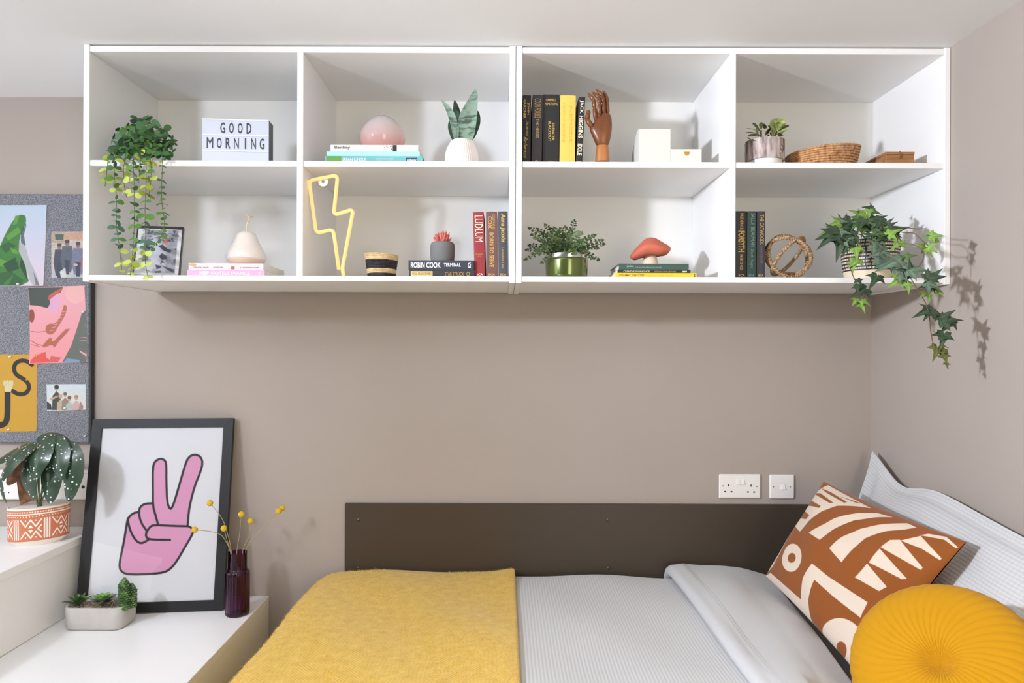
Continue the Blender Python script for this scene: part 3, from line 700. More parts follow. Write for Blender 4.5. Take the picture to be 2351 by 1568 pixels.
# ---- pear
Y = 2.06; c = S(566, 605, Y); sc = Y/F
t = thing('pear_ornament', 'large cream ceramic pear with a thin gold stalk, on two pink books', 'ornament', (c.x, Y, zb1))
prof = [(0.0, 0), (0.030, 0.0), (0.046, 0.006), (0.0545, 0.02), (0.056, 0.031), (0.053, 0.044), (0.046, 0.057), (0.039, 0.069), (0.034, 0.08), (0.031, 0.09), (0.027, 0.099), (0.019, 0.1055), (0.009, 0.108), (0.0, 0.1085)]
p2 = smooth_pts(prof, 2); M = Matrix.Translation((c.x, Y, zb1))
lo = [q for q in p2 if q[1] <= 0.0235]; hi = [q for q in p2 if q[1] >= 0.0225]
part('upper_glaze', G().lathe([lo[-1]]+hi, M, 40), mat('cream_glaze', (240, 230, 220), 0.3, coat=0.3), t, True)
part('base_glaze', G().lathe(lo, M, 40), mat('sand_glaze', (226, 200, 174), 0.35), t, True)
top = Vector((c.x, Y, zb1+0.107)); g = G()
g.tube(smooth_pts([top, top+Vector((-0.001, 0, 0.016)), top+Vector((0.004, 0, 0.032)), top+Vector((0.0085, 0, 0.044))], 2), 0.0016, 8)
g.tube(smooth_pts([top+Vector((-0.004, 0.0, 0.0545)), top+Vector((0.004, 0, 0.047)), top+Vector((0.0085, 0, 0.044)), top+Vector((0.019, -0.002, 0.0425)), top+Vector((0.0185, 0, 0.0465)), top+Vector((0.0085, 0.002, 0.046))], 2), 0.0011, 6)
part('stalk', g, mat('rose_gold', (220, 180, 130), 0.3, metal=0.8), t, True)

# ---- small leaning photo frame
A = S(303, 634, 1.962); A.z = zL; Bp = S(412, 634, 1.985); Bp.z = zL
ex = (Bp-A).normalized(); up = Vector((0.02, 0.30, 1)); up = (up-ex*up.dot(ex)).normalized(); nn = ex.cross(up)
W = (Bp-A).length; H = 0.158
t = thing('photo_frame', 'small thin black frame with a black and white picture, behind the trailing plant', 'picture frame', (A+Bp)/2)
FM = frame_m(A, ex, up, nn)      # local z towards viewer
g = G(); bw = 0.0032
for lo, hi in (((0, 0, -0.010), (bw, H, 0.002)), ((W-bw, 0, -0.010), (W, H, 0.002)), ((bw, 0, -0.010), (W-bw, bw, 0.002)), ((bw, H-0.0085, -0.010), (W-bw, H, 0.002))): g.box(lo, hi, 0.0005, FM)
part('frame', g, mat('black_lacquer', (46, 45, 48), 0.35), t)
q = Canvas(90, 120, [(0, 0), (100, 0), (100, 140), (0, 140)], (246, 246, 246))
q.poly([(13, 3), (91, 3), (91, 133), (13, 133)], (176, 178, 192))
r = random.Random(3)
for _ in range(70):
    x, y = r.uniform(14, 88), r.uniform(4, 40); q.ell(x, y, r.uniform(2, 7), r.uniform(1, 4), r.choice([(120, 122, 138), (205, 206, 216), (98, 98, 116)]))
q.poly([(13, 45), (40, 30), (66, 50), (70, 133), (13, 133)], (214, 214, 226)); q.poly([(13, 40), (30, 40), (28, 95), (13, 100)], (120, 124, 140))
for pts in ([(48, 52), (58, 46), (70, 60), (80, 64), (76, 72), (62, 66)], [(52, 84), (58, 72), (68, 80), (72, 90), (60, 94)], [(60, 94), (68, 104), (62, 102), (56, 108), (58, 96)], [(46, 108), (60, 112), (58, 118), (50, 122)], [(62, 112), (90, 122), (90, 133), (78, 126)], [(46, 128), (60, 126), (60, 132), (48, 133)], [(84, 60), (90, 56), (90, 64)], [(84, 94), (91, 88), (90, 104)]):
    q.poly(pts, (84, 84, 100))
q.poly([(58, 42), (66, 26), (70, 40), (66, 50)], (226, 130, 128)); q.poly([(13, 3), (16, 3), (16, 133), (13, 133)], (230, 230, 236))
M_print = mat('printed_paper', (230, 230, 230), 0.55, attr=True)
PT_ = lambda u, v, z=-0.0005: FM @ Vector((u, v, z))
flat_sheet('picture', q, PT_(bw, H-0.0085), PT_(W-bw, H-0.0085), PT_(W-bw, bw), PT_(bw, bw), M_print, t)
part('backing_board', G().box((bw, bw, -0.008), (W-bw, H-0.009, -0.002), 0, FM), mat('grey_card', (120, 118, 116), 0.9), t)
def glass_mat(name, tint=(1, 1, 1), f=0.06, rough=0.02):
    m = bpy.data.materials.new(name); m.use_nodes = True; nt = m.node_tree; nt.nodes.remove(nt.nodes['Principled BSDF'])
    o = nt.nodes['Material Output']; tr = nt.nodes.new('ShaderNodeBsdfTransparent'); tr.inputs[0].default_value = (*tint, 1)
    gl = nt.nodes.new('ShaderNodeBsdfGlossy'); gl.inputs['Roughness'].default_value = rough
    fr = nt.nodes.new('ShaderNodeFresnel'); fr.inputs[0].default_value = 1.45
    mx = nt.nodes.new('ShaderNodeMixShader'); nt.links.new(fr.outputs[0], mx.inputs[0]); nt.links.new(tr.outputs[0], mx.inputs[1]); nt.links.new(gl.outputs[0], mx.inputs[2])
    nt.links.new(mx.outputs[0], o.inputs['Surface']); return m
M_pane = glass_mat('picture_glass')
part('glass', G().box((bw, bw, 0.0001), (W-bw, H-0.0085, 0.0011), 0, FM), M_pane, t)

# ---- glass vase shaped like a drop
Y = 2.06; c = S(878, 333, Y); t = thing('glass_vase', 'rounded pink glass vase fading to clear at the top, on a stack of books', 'vase', (c.x, Y, zb2))
k = Y/F
prof = [(36, 0), (43, 6), (49, 18), (52, 30), (51.5, 40), (47, 53), (38, 66), (27, 76), (17, 82), (9, 85.5)]
prof = smooth_pts([(0, 0)]+[(a*k, b*k) for a, b in prof]+[(8.5*k, 87*k), (7*k, 87*k)], 2)
m = mat('blush_glass', (232, 150, 140), 0.08, spec=0.6); nt, b = nodes(m); N, L = nt.nodes, nt.links
tc = N.new('ShaderNodeTexCoord'); sp = N.new('ShaderNodeSeparateXYZ'); L.new(tc.outputs['Object'], sp.inputs[0])
mr = N.new('ShaderNodeMapRange'); mr.inputs['From Max'].default_value = 0.105; L.new(sp.outputs[2], mr.inputs['Value'])
r_ = N.new('ShaderNodeValToRGB'); r_.color_ramp.elements[0].color = (*lin((242, 182, 172)), 1); r_.color_ramp.elements[1].color = (*lin((244, 240, 241)), 1); r_.color_ramp.elements[1].position = 0.8
L.new(mr.outputs[0], r_.inputs[0]); L.new(r_.outputs[0], b.inputs['Base Color'])
b.inputs['Coat Weight'].default_value = 0.6
tr = N.new('ShaderNodeBsdfTransparent'); L.new(r_.outputs[0], tr.inputs[0]); mx = N.new('ShaderNodeMixShader'); mx.inputs[0].default_value = 0.5
L.new(tr.outputs[0], mx.inputs[1]); L.new(b.outputs[0], mx.inputs[2]); L.new(mx.outputs[0], N['Material Output'].inputs['Surface'])
part('glass_body', G().lathe(prof, Matrix.Translation((c.x, Y, zb2)), 48), m, t, True)

# ---- fabric snake plant in ribbed pot
Y = 2.03; c = S(1060, 370, Y); k = Y/F; t = thing('potted_snake_plant', 'soft green snake plant with broad pointed leaves in a ribbed white pot', 'plant', (c.x, Y, zU))
M = Matrix.Translation((c.x, Y, zU)); hp = S(1060, 316, Y-0.03).z-zU
prof = smooth_pts([(0, 0), (30*k, 0), (36*k, hp*.1), (39*k, hp*.3), (38*k, hp*.52), (34*k, hp*.72), (28*k, hp*.9), (23*k, hp), (20*k, hp*.985), (19*k, hp*.9), (0, hp*.88)], 2)
def ribs(r, a, z):
    q = 0.0012*(0.5+0.5*math.cos(44*a+(PI if z/hp < 0.42 else 0)))*(1 if 0.05*hp < z < 0.95*hp and r > 20*k else 0); return ((r-q)*math.cos(a), (r-q)*math.sin(a), z)
part('pot', G().lathe(prof, M, 176, fn=ribs), mat('white_bisque', (240, 230, 224), 0.6), t, True)
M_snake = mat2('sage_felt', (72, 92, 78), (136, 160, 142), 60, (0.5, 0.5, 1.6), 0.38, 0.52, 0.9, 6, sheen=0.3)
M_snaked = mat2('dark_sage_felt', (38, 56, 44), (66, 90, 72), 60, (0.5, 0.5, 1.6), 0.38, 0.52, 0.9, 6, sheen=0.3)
def blade(pts, ws, nrm, cup=0.25, n=7):
    """leaf strip along pts; returns G with thin double surface"""
    g = G(); pts = [Vector(p) for p in pts]; V = []; N_ = len(pts)
    for i, p in enumerate(pts):
        d = (pts[min(i+1, N_-1)]-pts[max(i-1, 0)]).normalized(); sd = d.cross(Vector(nrm)).normalized(); up = sd.cross(d)
        for j in range(n):
            u = 2*j/(n-1)-1; V.append(p+sd*(u*ws[i])+up*(-cup*ws[i]*(1-u*u)))
    Fc = [(i*n+j, i*n+j+1, (i+1)*n+j+1, (i+1)*n+j) for i in range(N_-1) for j in range(n-1)]
    return g.add(V, Fc)
Z6 = lambda x, y, Yd: S(1000+x/8.475, 195+y/8.475, Yd)
def leaf6(pl, ws, dy, m, nrm=(0, -1, 0), cup=0.3):
    P = smooth_pts([Z6(x, y, Y+d) for (x, y), d in zip(pl, dy)], 2); w = np.interp(np.linspace(0, 1, len(P)), np.linspace(0, 1, len(ws)), ws)*Y/F/8.475
    part('leaf', blade([Vector(p) for p in P], w, nrm, cup), m, t, True)
leaf6([(560, 1060), (590, 850), (640, 600), (720, 330), (785, 85)], [150, 182, 172, 92, 2], [0, -.012, -.018, -.012, 0], M_snake)
leaf6([(400, 1060), (385, 850), (320, 600), (230, 430), (115, 290)], [30, 70, 72, 42, 2], [0, -.01, -.016, -.012, -.01], M_snake)
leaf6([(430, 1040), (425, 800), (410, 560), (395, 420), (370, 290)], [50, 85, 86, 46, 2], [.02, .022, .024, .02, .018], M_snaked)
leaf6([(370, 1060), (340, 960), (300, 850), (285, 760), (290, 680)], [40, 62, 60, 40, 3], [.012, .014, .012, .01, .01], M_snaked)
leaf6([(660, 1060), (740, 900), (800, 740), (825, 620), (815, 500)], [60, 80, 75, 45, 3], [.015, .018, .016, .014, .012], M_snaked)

# ---- lightning neon
Y = 1.985; t = thing('neon_lightning_light', 'glowing warm yellow lightning bolt light standing in the cubby', 'light', S(786, 634, Y))
m = bpy.data.materials.new('warm_neon'); m.use_nodes = True; nt, b = nodes(m)
b.inputs['Base Color'].default_value = (*lin((206, 150, 64)), 1); b.inputs['Roughness'].default_value = 0.5
b.inputs['Emission Color'].default_value = (1.0, 0.75, 0.35, 1); b.inputs['Emission Strength'].default_value = 0.8
def rounded(pts, r, n=7):
    out = [Vector(pts[0])]
    for i in range(1, len(pts)-1):
        p, a, c_ = Vector(pts[i]), Vector(pts[i-1]), Vector(pts[i+1]); da, dc = (a-p).normalized(), (c_-p).normalized()
        s = min(r, (a-p).length*.45, (c_-p).length*.45); p0, p1 = p+da*s, p+dc*s
        for k in range(n): u = k/(n-1); out.append(p0*(1-u)**2+p*2*u*(1-u)+p1*u*u)
    return out+[Vector(pts[-1])]
bolt = [(778, 618.5), (765, 526), (726, 536), (709.5, 414.5), (775.5, 402), (766, 494.5), (811.5, 480), (786, 616), (789, 633)]
g = G(); g.tube(rounded([S(x, y, Y) for x, y in bolt], 0.015), 0.0052, 12)
part('neon_tube', g, m, t, True)
q = S(742, 417, Y+0.004); g = G(); g.lathe([(0.0045, -0.0012), (0.0145, -0.0012), (0.0145, 0.0012), (0.0045, 0.0012)], Matrix.Translation(q) @ Matrix.Rotation(PI/2, 4, 'X'), 28, close=True)
part('hanging_tab', g, mat('clear_tab', (232, 226, 218), 0.2), t)
part('end_cap', G().ball(S(709.5, 419, Y), 0.0066, 10, 8), m, t, True)

# ---- banded basket
Y = 2.02; c = S(876, 634, Y); k = Y/F; t = thing('woven_basket', 'small seagrass basket banded natural and black', 'basket', (c.x, Y, zL))
hz = S(876, 578, Y-0.03).z-zL-0.004; g = G(); g2 = G(); NR_ = 16
for i in range(NR_):
    f = i/(NR_-1); R_ = (29.5+7*f)*k; z = zL+0.003+f*(hz-0.006); tgt = g2 if (i < 3 or 6 <= i <= 11) else g
    n = 72; tgt.tube([(c.x+(R_+0.0005*math.cos(36*a+i*PI))*math.cos(a), Y+(R_+0.0005*math.cos(36*a+i*PI))*math.sin(a), z+0.0004*math.sin(36*a)-0.05*f*f*(R_*math.cos(a))) for a in [2*PI*j/n for j in range(n)]], hz/NR_*0.62, 6, True)
part('natural_weave', g, mat2('seagrass', (198, 164, 112), (232, 206, 158), 90, lo=0.3, hi=0.7, rough=0.85), t, True)
part('black_weave', g2, mat2('black_seagrass', (26, 24, 26), (64, 60, 62), 90, lo=0.4, hi=0.8, rough=0.6), t, True)
part('base', G().lathe([(0, zL+0.0005), (30*k, zL+0.0005), (30*k, zL+0.003), (0, zL+0.003)], Matrix.Translation((c.x, Y, 0)), 32), MATS['black_seagrass'], t)

# ---- grey pot with red succulent
Y = 2.04; c = S(1016, 597, Y); k = Y/F; t = thing('potted_red_succulent', 'spiky coral red succulent in a matt grey pot on dark books', 'plant', (c.x, Y, zb3))
hp = S(1016, 553, Y-0.03).z-zb3
part('pot', G().lathe(smooth_pts([(0, 0), (24.5*k, 0), (27*k, hp*.12), (28.3*k, hp*.5), (28*k, hp*.85), (25.5*k, hp*.975), (23*k, hp), (21*k, hp*.98), (20*k, hp*.85), (0, hp*.83)], 2), Matrix.Translation((c.x, Y, zb3)), 40), mat('grey_concrete', (122, 122, 122), 0.85, bump=(300, .1)), t, True)
M_coral = mat2('coral_succulent', (206, 96, 88), (232, 140, 128), 50, rough=0.5)
r = random.Random(5); b0 = Vector((c.x, Y, zb3+hp*.84))
for i in range(26):
    a = i*2.39996; el = math.radians(85-56*(i/26)**0.7); d = Vector((math.cos(a)*math.cos(el), math.sin(a)*math.cos(el), math.sin(el))); ln = 0.041*(0.8+.3*r.random())
    P = [b0+d*0.003, b0+d*ln*.35, b0+d*ln*.65+Vector((0, 0, .001)), b0+d*ln+Vector((0, 0, .004))]
    g = G(); g.tube(P, [0.0026, 0.0052, 0.0042, 0.0004], 6); part('leaf', g, M_coral, t, True)
part('soil', G().lathe([(0, -.001), (20*k, -.001), (20*k, .001), (0, .0015)], Matrix.Translation(b0), 20), mat('dark_soil', (58, 46, 38), 0.95, bump=(300, .6)), t)

# ---- wooden hand
Y = 2.01; ZH = lambda x, y, d=0.0: S(1340+x/8.475, 195+y/8.475, Y+d); kh = Y/F/8.475
t = thing('wooden_hand', 'jointed dark wooden mannequin hand standing beside the upright books', 'ornament', (ZH(365, 1500).x, Y, zU))
M_wood = mat2('walnut_stain', (104, 58, 30), (150, 92, 54), 26, (1, 1, .18), 0.35, 0.7, 0.32, 6); M_wood2 = mat2('oak_stain', (168, 102, 52), (196, 130, 76), 26, (1, 1, .18), 0.35, 0.7, 0.38, 6)
def loft(rows, n=20, tw=0.0):
    """rows: (x0,x1,y, half depth, dY)"""
    g = G(); V = []
    for (x0, x1, y, hd, dd) in rows:
        for j in range(n):
            a = 2*PI*j/n; p = ZH((x0+x1)/2+(x1-x0)/2*math.copysign(abs(math.cos(a))**.85, math.cos(a)), y, dd); p.y += hd*math.sin(a); V.append(p)
    Fc = [(i*n+j, i*n+(j+1) % n, (i+1)*n+(j+1) % n, (i+1)*n+j) for i in range(len(rows)-1) for j in range(n)]
    Fc += [tuple(range(n))[::-1], tuple(range((len(rows)-1)*n, len(rows)*n))]
    return g.add(V, Fc)
part('wrist', loft([(222, 508, 1500, .0182, 0), (238, 495, 1340, .0172, 0), (246, 484, 1215, .016, 0), (256, 476, 1185, .0145, 0)]), M_wood2, t, 40)
part('palm', loft([(262, 470, 1182, .0125, 0), (236, 492, 1150, .0155, 0), (205, 512, 1080, .0165, -.001), (168, 530, 1000, .017, -.002), (128, 543, 910, .0168, -.002), (112, 550, 850, .0165, -.002), (160, 552, 780, .016, -.002), (222, 548, 700, .0145, -.002), (262, 535, 620, .0125, -.002), (290, 515, 575, .010, -.002)]), M_wood, t, 50)
def finger(js, rs, name='finger'):
    P = [ZH(*j) for j in js]; base = None
    for i in range(len(P)-1):
        a, b = P[i], P[i+1]; d = b-a; g = G(); ra, rb = rs[i], rs[i+1]
        pts = [a+d*.06, a+d*.13, a+d*.5, a+d*.86, a+d*.94] if i < len(P)-2 else [a+d*.06, a+d*.15, a+d*.55, a+d*.85, a+d*1.0]
        rad = [ra*.72, ra*.98, (ra+rb)*.52, rb*1.0, rb*.72] if i < len(P)-2 else [ra*.72, ra*.98, (ra+rb)*.52, rb*.8, rb*.25]
        g.tube(pts, rad, 10); g.ball(a, ra*.8, 8, 6)
        o = part(name if base is None else 'finger_segment', g, M_wood, base if base is not None else t, 50)
        if base is None: base = o
f = lambda *r: [x*kh for x in r]
finger([(175, 830, -.008), (62, 670, -.010), (82, 575, -.011), (102, 490, -.012)], f(52, 50, 46, 40), 'thumb')
finger([(235, 670, -.006), (212, 440, -.010), (195, 290, -.006), (85, 160, .004)], f(46, 42, 38, 30))
finger([(308, 600, -.010), (308, 360, -.016), (290, 240, -.010), (170, 140, .006)], f(44, 42, 38, 28))
finger([(388, 580, -.006), (392, 345, -.014), (360, 200, -.006), (240, 88, .008)], f(44, 43, 38, 26))
finger([(468, 555, -.002), (455, 345, -.010), (448, 235, -.002), (372, 112, .010)], f(42, 40, 36, 24))

# ---- white desk organiser
Y = 2.0; ZO = lambda x, y, d=0.0: S(1420+x/10.686, 280+y/10.686, Y+d)
x0, x1, x2 = ZO(490, 900).x, ZO(1275, 900).x, ZO(2040, 900).x; zt, zm = ZO(490, 170).z, ZO(1500, 665).z; dep = 0.105
t = thing('desk_organiser', 'white stationery box with a tall compartment and a low drawer', 'box', ((x0+x2)/2, Y, zU))
M_or = mat('cream_card', (228, 225, 217), 0.6); M_tan = mat('kraft_lining', (206, 178, 140), 0.8); e = 0.0025
MX = Matrix.Translation((0, 0, 0))
sl = 0.052                                     # the tall side slopes down to the back
def yzprism(poly, xa, xb): # poly in (y,z)
    g = G(); n = len(poly); g.add([(xa, y, z) for y, z in poly]+[(xb, y, z) for y, z in poly], [tuple(range(n))[::-1], tuple(range(n, 2*n))]+[(i, (i+1) % n, n+(i+1) % n, n+i) for i in range(n)]); return g
side = [(Y, zU), (Y+dep, zU), (Y+dep, zt-sl*.9), (Y+0.03, zt-0.001), (Y, zt)]
part('tall_side', yzprism(side, x0, x0+e), M_or, t); part('tall_side', yzprism(side, x1-e, x1), M_or, t)
g = G(); g.box((x0, Y-0.0006, zU), (x1, Y+e, zt), 0.0006); part('tall_front', g, M_or, t)
part('tall_back', G().box((x0+e, Y+dep-e, zU), (x1-e, Y+dep, zt-sl*.9), 0), M_or, t)
part('low_side', G().box((x2-e, Y+e, zU), (x2, Y+dep, zm), 0), M_or, t)
part('low_back', G().box((x1, Y+dep-e, zU), (x2-e, Y+dep, zm+0.004), 0), M_tan, t)
part('lining', G().box((x1, Y+0.012, zm-0.012), (x2-e, Y+dep-e, zm-0.010), 0), M_tan, t)
d = part('drawer', G().box((x1+0.0003, Y-0.0008, zU+0.0005), (x2, Y+e, zm), 0.0006), M_or, t)
c = ZO(1672, 735); n = 14
part('pull', G().prism([(0.0075*math.cos(-PI*i/n), 0.0132*math.sin(-PI*i/n)*.85) for i in range(n+1)], 0.0, 0.001, Matrix.Translation((c.x, Y-0.001, c.z)) @ Matrix.Rotation(PI/2, 4, 'X')), mat('brass_pull', (206, 156, 60), 0.35, metal=0.5), d)

# ---- succulent in bark pot
Y = 2.015; c = S(1755.5, 372, Y); k = Y/F; t = thing('potted_jade_succulent', 'broad-leaved green succulent in a bark pot with white foot', 'plant', (c.x, Y, zU))
M = Matrix.Translation((c.x, Y, zU)); z1 = S(1755, 361, Y-0.05).z-zU; z2 = S(1755, 313, Y-0.053).z-zU
part('foot', G().lathe(smooth_pts([(0, 0), (32*k, 0), (36*k, z1*.4), (38*k, z1*1.2), (36*k, z1*1.25)], 1), M, 40), mat('white_glaze', (244, 243, 240), 0.4), t, True)
def bark(r, a, z):
    q = 0.0011*math.sin(31*a+9*math.sin(z*60))*math.sin(17*a+40*z) if r > 36*k else 0; return ((r+q)*math.cos(a), (r+q)*math.sin(a), z)
part('bark_pot', G().lathe([(37*k, z1), (42.5*k, z1), (42.7*k, z1+.4*(z2-z1)), (42.5*k, z2), (38*k, z2), (37*k, z2-.012), (0.001, z2-.012)], M, 140, fn=bark), mat2('grey_bark', (112, 94, 88), (206, 190, 186), 75, (1, 1, .22), 0.34, 0.6, 0.9, 8, bump=.6), t, 50)
q = ZH(0, 0); kn = Vector((c.x+0.030, Y-0.0455, zU+z1+0.026)); part('knot', G().ball(kn, (0.008, 0.004, 0.014), 10, 8), mat2('knot_bark', (92, 70, 62), (170, 150, 144), 150), t, True)
M_jade = mat2('jade_leaf', (52, 66, 26), (120, 132, 62), 55, lo=.35, hi=.7, rough=0.35); M_jadel = mat2('pale_jade_leaf', (96, 112, 50), (176, 186, 116), 60, lo=.35, hi=.7, rough=0.35)
def spoon(b0, tip, w, nrm, m, parent=t, name='leaf', bend=0.15, shape=(.28, .6, .95, .98, .62, .05)):
    b0, tip = Vector(b0), Vector(tip); d = tip-b0; nn = Vector(nrm).normalized()
    P = [b0+d*u+nn*(bend*d.length*(math.sin(u*PI)*.6)) for u in (0, .2, .5, .72, .9, 1.0)]
    g = blade(P, [w*s_ for s_ in shape], nn, 0.28, 5); part(name, g, m, parent, True)
ZJ = lambda x, y, d=0.0: S(1690+x/12.064, 260+y/12.064, Y+d)
for (bx, by, tx, ty, w, d0, d1, m, nr) in [(760, 640, 330, 640, 60, -.02, -.045, M_jade, (0, -.6, .8)), (700, 620, 240, 540, 34, 0, -.01, M_jade, (0, -.5, .8)), (640, 520, 270, 420, 26, 0, .01, M_jade, (0, -.4, .9)),
        (660, 500, 450, 265, 36, 0, 0, M_jade, (0, -.8, .5)), (690, 440, 690, 250, 46, .01, .0, M_jadel, (0, -.9, .2)), (640, 640, 560, 460, 110, -.02, -.05, M_jade, (-.2, -.9, .3)), (860, 600, 900, 440, 100, -.01, -.03, M_jade, (0, -.9, .3)), (760, 420, 820, 320, 60, .02, .01, M_jade, (0, -.8, .5)),
        (1130, 470, 1175, 130, 150, -.02, -.03, M_jadel, (0, -.95, .15)), (1150, 460, 1180, 240, 70, -.028, -.04, M_jadel, (0, -.95, .1)), (1120, 480, 930, 290, 90, -.025, -.04, M_jadel, (.2, -.9, .3)), (1130, 500, 880, 350, 60, -.02, -.02, M_jade, (.1, -.7, .5)), (1160, 500, 1460, 330, 62, -.02, -.02, M_jade, (-.1, -.6, .8)), (1140, 570, 1420, 450, 62, -.03, -.045, M_jadel, (0, -.7, .7)), (1100, 590, 1300, 540, 66, -.03, -.05, M_jade, (0, -.7, .7)),
        (1060, 640, 960, 470, 70, -.03, -.045, M_jadel, (.3, -.9, .3)), (1000, 620, 1010, 480, 60, -.02, -.03, M_jade, (0, -.9, .3)), (1200, 640, 1230, 560, 60, -.02, -.045, M_jade, (0, -.8, .5)), (460, 760, 340, 700, 60, -.03, -.05, M_jade, (0, -.7, .6))]:
    spoon(ZJ(bx, by, d0), ZJ(tx, ty, d1), w*1.5*k/12.064, nr, m, t)
g = G(); 
for bx, by, d0 in ((690, 470, 0), (1130, 500, -.02), (900, 600, -.01)):
    g.tube([Vector((c.x+(bx-850)*k/12.064*.6, Y, zU+z2-.013)), ZJ(bx, by, d0)], 0.0025, 6)
part('stem', g, mat('jade_stem', (92, 80, 50), .7), t)

# ---- coiled bowl
Y = 2.05; c = S(1888, 372, Y); k = Y/F; t = thing('coiled_bowl', 'wide tan coiled wicker bowl with a tilted rim', 'basket', (c.x, Y, zU))
g = G(); NC = 9
for i in range(NC):
    f = i/(NC-1); R_ = (66+14*f**.7)*k; n = 120; hz = 0.0042+f*0.054; tilt = 0.01+0.115*f
    g.tube([(c.x+(R_)*math.cos(a), Y+R_*.8*math.sin(a), zU+hz+max(-hz+.004, tilt*R_*math.cos(a)+0.003*f*math.sin(2*a))) for a in [2*PI*j/n for j in range(n)]],
           [0.0036*(1+0.16*math.sin(2*PI*j*48/n*.999)) for j in range(n)], 7, True)
part('coils', g, mat2('tan_wicker', (150, 98, 58), (214, 166, 116), 130, (1, 1, .5), .32, .66, .75, 5, bump=.4), t, True)
part('base', G().lathe([(0, 0.0005), (66*k, .0005), (66*k, .004), (0, .004)], Matrix.Translation((c.x, Y, zU)) @ Matrix.Scale(.8, 4, (0, 1, 0)), 40), MATS['tan_wicker'], t)

# ---- small wooden box
Y = 1.99; a, b_ = S(2034, 360, Y).x, S(2099.5, 360, Y).x; zt = S(2060, 348.5, Y).z; dep = 0.15
t = thing('wooden_box', 'small flat wooden box with a brass clasp at the end of the shelf', 'box', ((a+b_)/2, Y, zU)); M_bw = mat2('sheesham', (132, 88, 52), (182, 130, 82), 60, (.15, 1, 1), .3, .7, .5, 6)
part('body', G().box((a, Y, zU), (b_, Y+dep, zt-0.008), .001), M_bw, t); part('lid', G().box((a-.0006, Y-.0006, zt-0.0075), (b_+.0006, Y+dep, zt), .001), M_bw, t)
g = G(); g.box(((a+b_)/2-.005, Y-.0022, zt-.019), ((a+b_)/2+.005, Y-.0004, zt-.003), .0008); g.ball(((a+b_)/2, Y-.003, zt-.012), .0026, 8, 6); part('clasp', g, mat('old_brass', (150, 98, 50), .4, metal=.5), t)
part('finial', G().ball(((a+b_)/2, Y+.001, zt+.0012), .002, 8, 6), mat('old_brass', (150, 98, 50), .4), t, True)

# ---- toadstool
Y = 2.06; c = S(1493, 605, Y); k = Y/F; ZM_ = lambda x, y: ((x-935)/14.93*k, (1430-y)/14.93*k); t = thing('toadstool_ornament', 'ceramic toadstool with a wavy terracotta cap, on a stack of books', 'ornament', (c.x, Y, zb4))
M = Matrix.Translation((c.x, Y, zb4))
part('stem', G().lathe(smooth_pts([(0, 0), (310/14.93*k, 0), (300/14.93*k, .003), (235/14.93*k, .022), (190/14.93*k, .038), (178/14.93*k, .048), (0, .05)], 1), M, 36), mat('ivory_clay', (234, 214, 192), .7, bump=(200, .08)), t, True)
def cap(r, a, z):
    w = (r/.056)**2; dz = w*(0.010*math.sin(a+PI*0.10)*0+0.0085*math.cos(a-0.2)-0.005*math.cos(2*a+.4)+0.005*math.sin(3*a+1.2)); rr_ = r*(1+.05*math.cos(2*a+.6)*w)
    return (rr_*math.cos(a), rr_*math.sin(a), z+dz)
part('cap', G().lathe(smooth_pts([(0, .046), (.012, .044), (.021, .036), (.033, .030), (.046, .032), (.055, .041), (.058, .050), (.053, .058), (.043, .066), (.032, .075), (.022, .083), (.012, .088), (0, .0895)], 2), M, 64, fn=cap), mat('terracotta_clay', (206, 108, 84), .75, bump=(140, .15), var=(20, .08)), t, True)

# ---- rope ball
Y = 2.03; k = Y/F; R_ = 50*k; cc = Vector((S(1809, 600, Y).x, Y, zL+R_+.0068)); t = thing('rope_ball', 'open ball of twisted natural rope hoops beside the dark books', 'ornament', (cc.x, Y, zL))
M_rope = mat2('jute_rope', (128, 96, 66), (196, 164, 128), 160, lo=.35, hi=.65, rough=.9)
for nv in ((.22, -.93, .22), (.50, .58, .64), (-.60, .50, .62)):
    nv = Vector(nv).normalized(); u = nv.orthogonal().normalized(); v = nv.cross(u); g = G(); n = 180
    for s_ in (0, PI):
        g.tube([cc+(u*math.cos(a)+v*math.sin(a))*(R_+.0028*math.cos(26*a+s_))+nv*(.0028*math.sin(26*a+s_)) for a in [2*PI*j/n for j in range(n)]], .0036, 7, True)
    part('rope_hoop', g, M_rope, t, True)
# ---------------------------------------------------------------- trailing plant, upper left
def leaf_mesh(name, outline, m, fold=0.12, droop=0.1, vein=None):
    """outline: half points (x,y) from base to tip on the right side; base at origin, tip towards +Y"""
    R_ = outline; V = []; n = len(R_)
    for (x, y) in R_: V.append((0, y, -droop*y*y))
    for (x, y) in R_: V.append((x, y, abs(x)*fold-droop*y*y))
    for (x, y) in R_: V.append((-x, y, abs(x)*fold-droop*y*y))
    Fc = []
    for i in range(n-1):
        Fc += [(i, i+1, n+i+1, n+i), (i, 2*n+i, 2*n+i+1, i+1)]
    me = new_mesh(name, V, Fc, m, True); return me
oval = [(0.02, 0), (.22, .12), (.36, .32), (.40, .55), (.34, .78), (.18, .94), (.0, 1.0)]
EUC = []
for c_, rg in (((64, 106, 58), .5), ((84, 124, 98), .55), ((88, 132, 56), .5), ((190, 204, 96), .55), ((150, 164, 44), .5), ((52, 88, 52), .5)):
    m = mat('leaf_%d_%d_%d' % c_, c_, rg, var=(60, .15), spec=0.4); nt, b = nodes(m); b.inputs['Subsurface Weight'].default_value = 0.0
    EUC.append(leaf_mesh('leaf', oval, m))
t = thing('trailing_plant', 'trailing round-leaved plant spilling over the upper shelf beside the light box', 'plant', S(322, 372, 2.03))
t.location.z = zU; k = 2.03/F; cX = t.location.x
M = Matrix.Translation((cX, 2.03, zU))
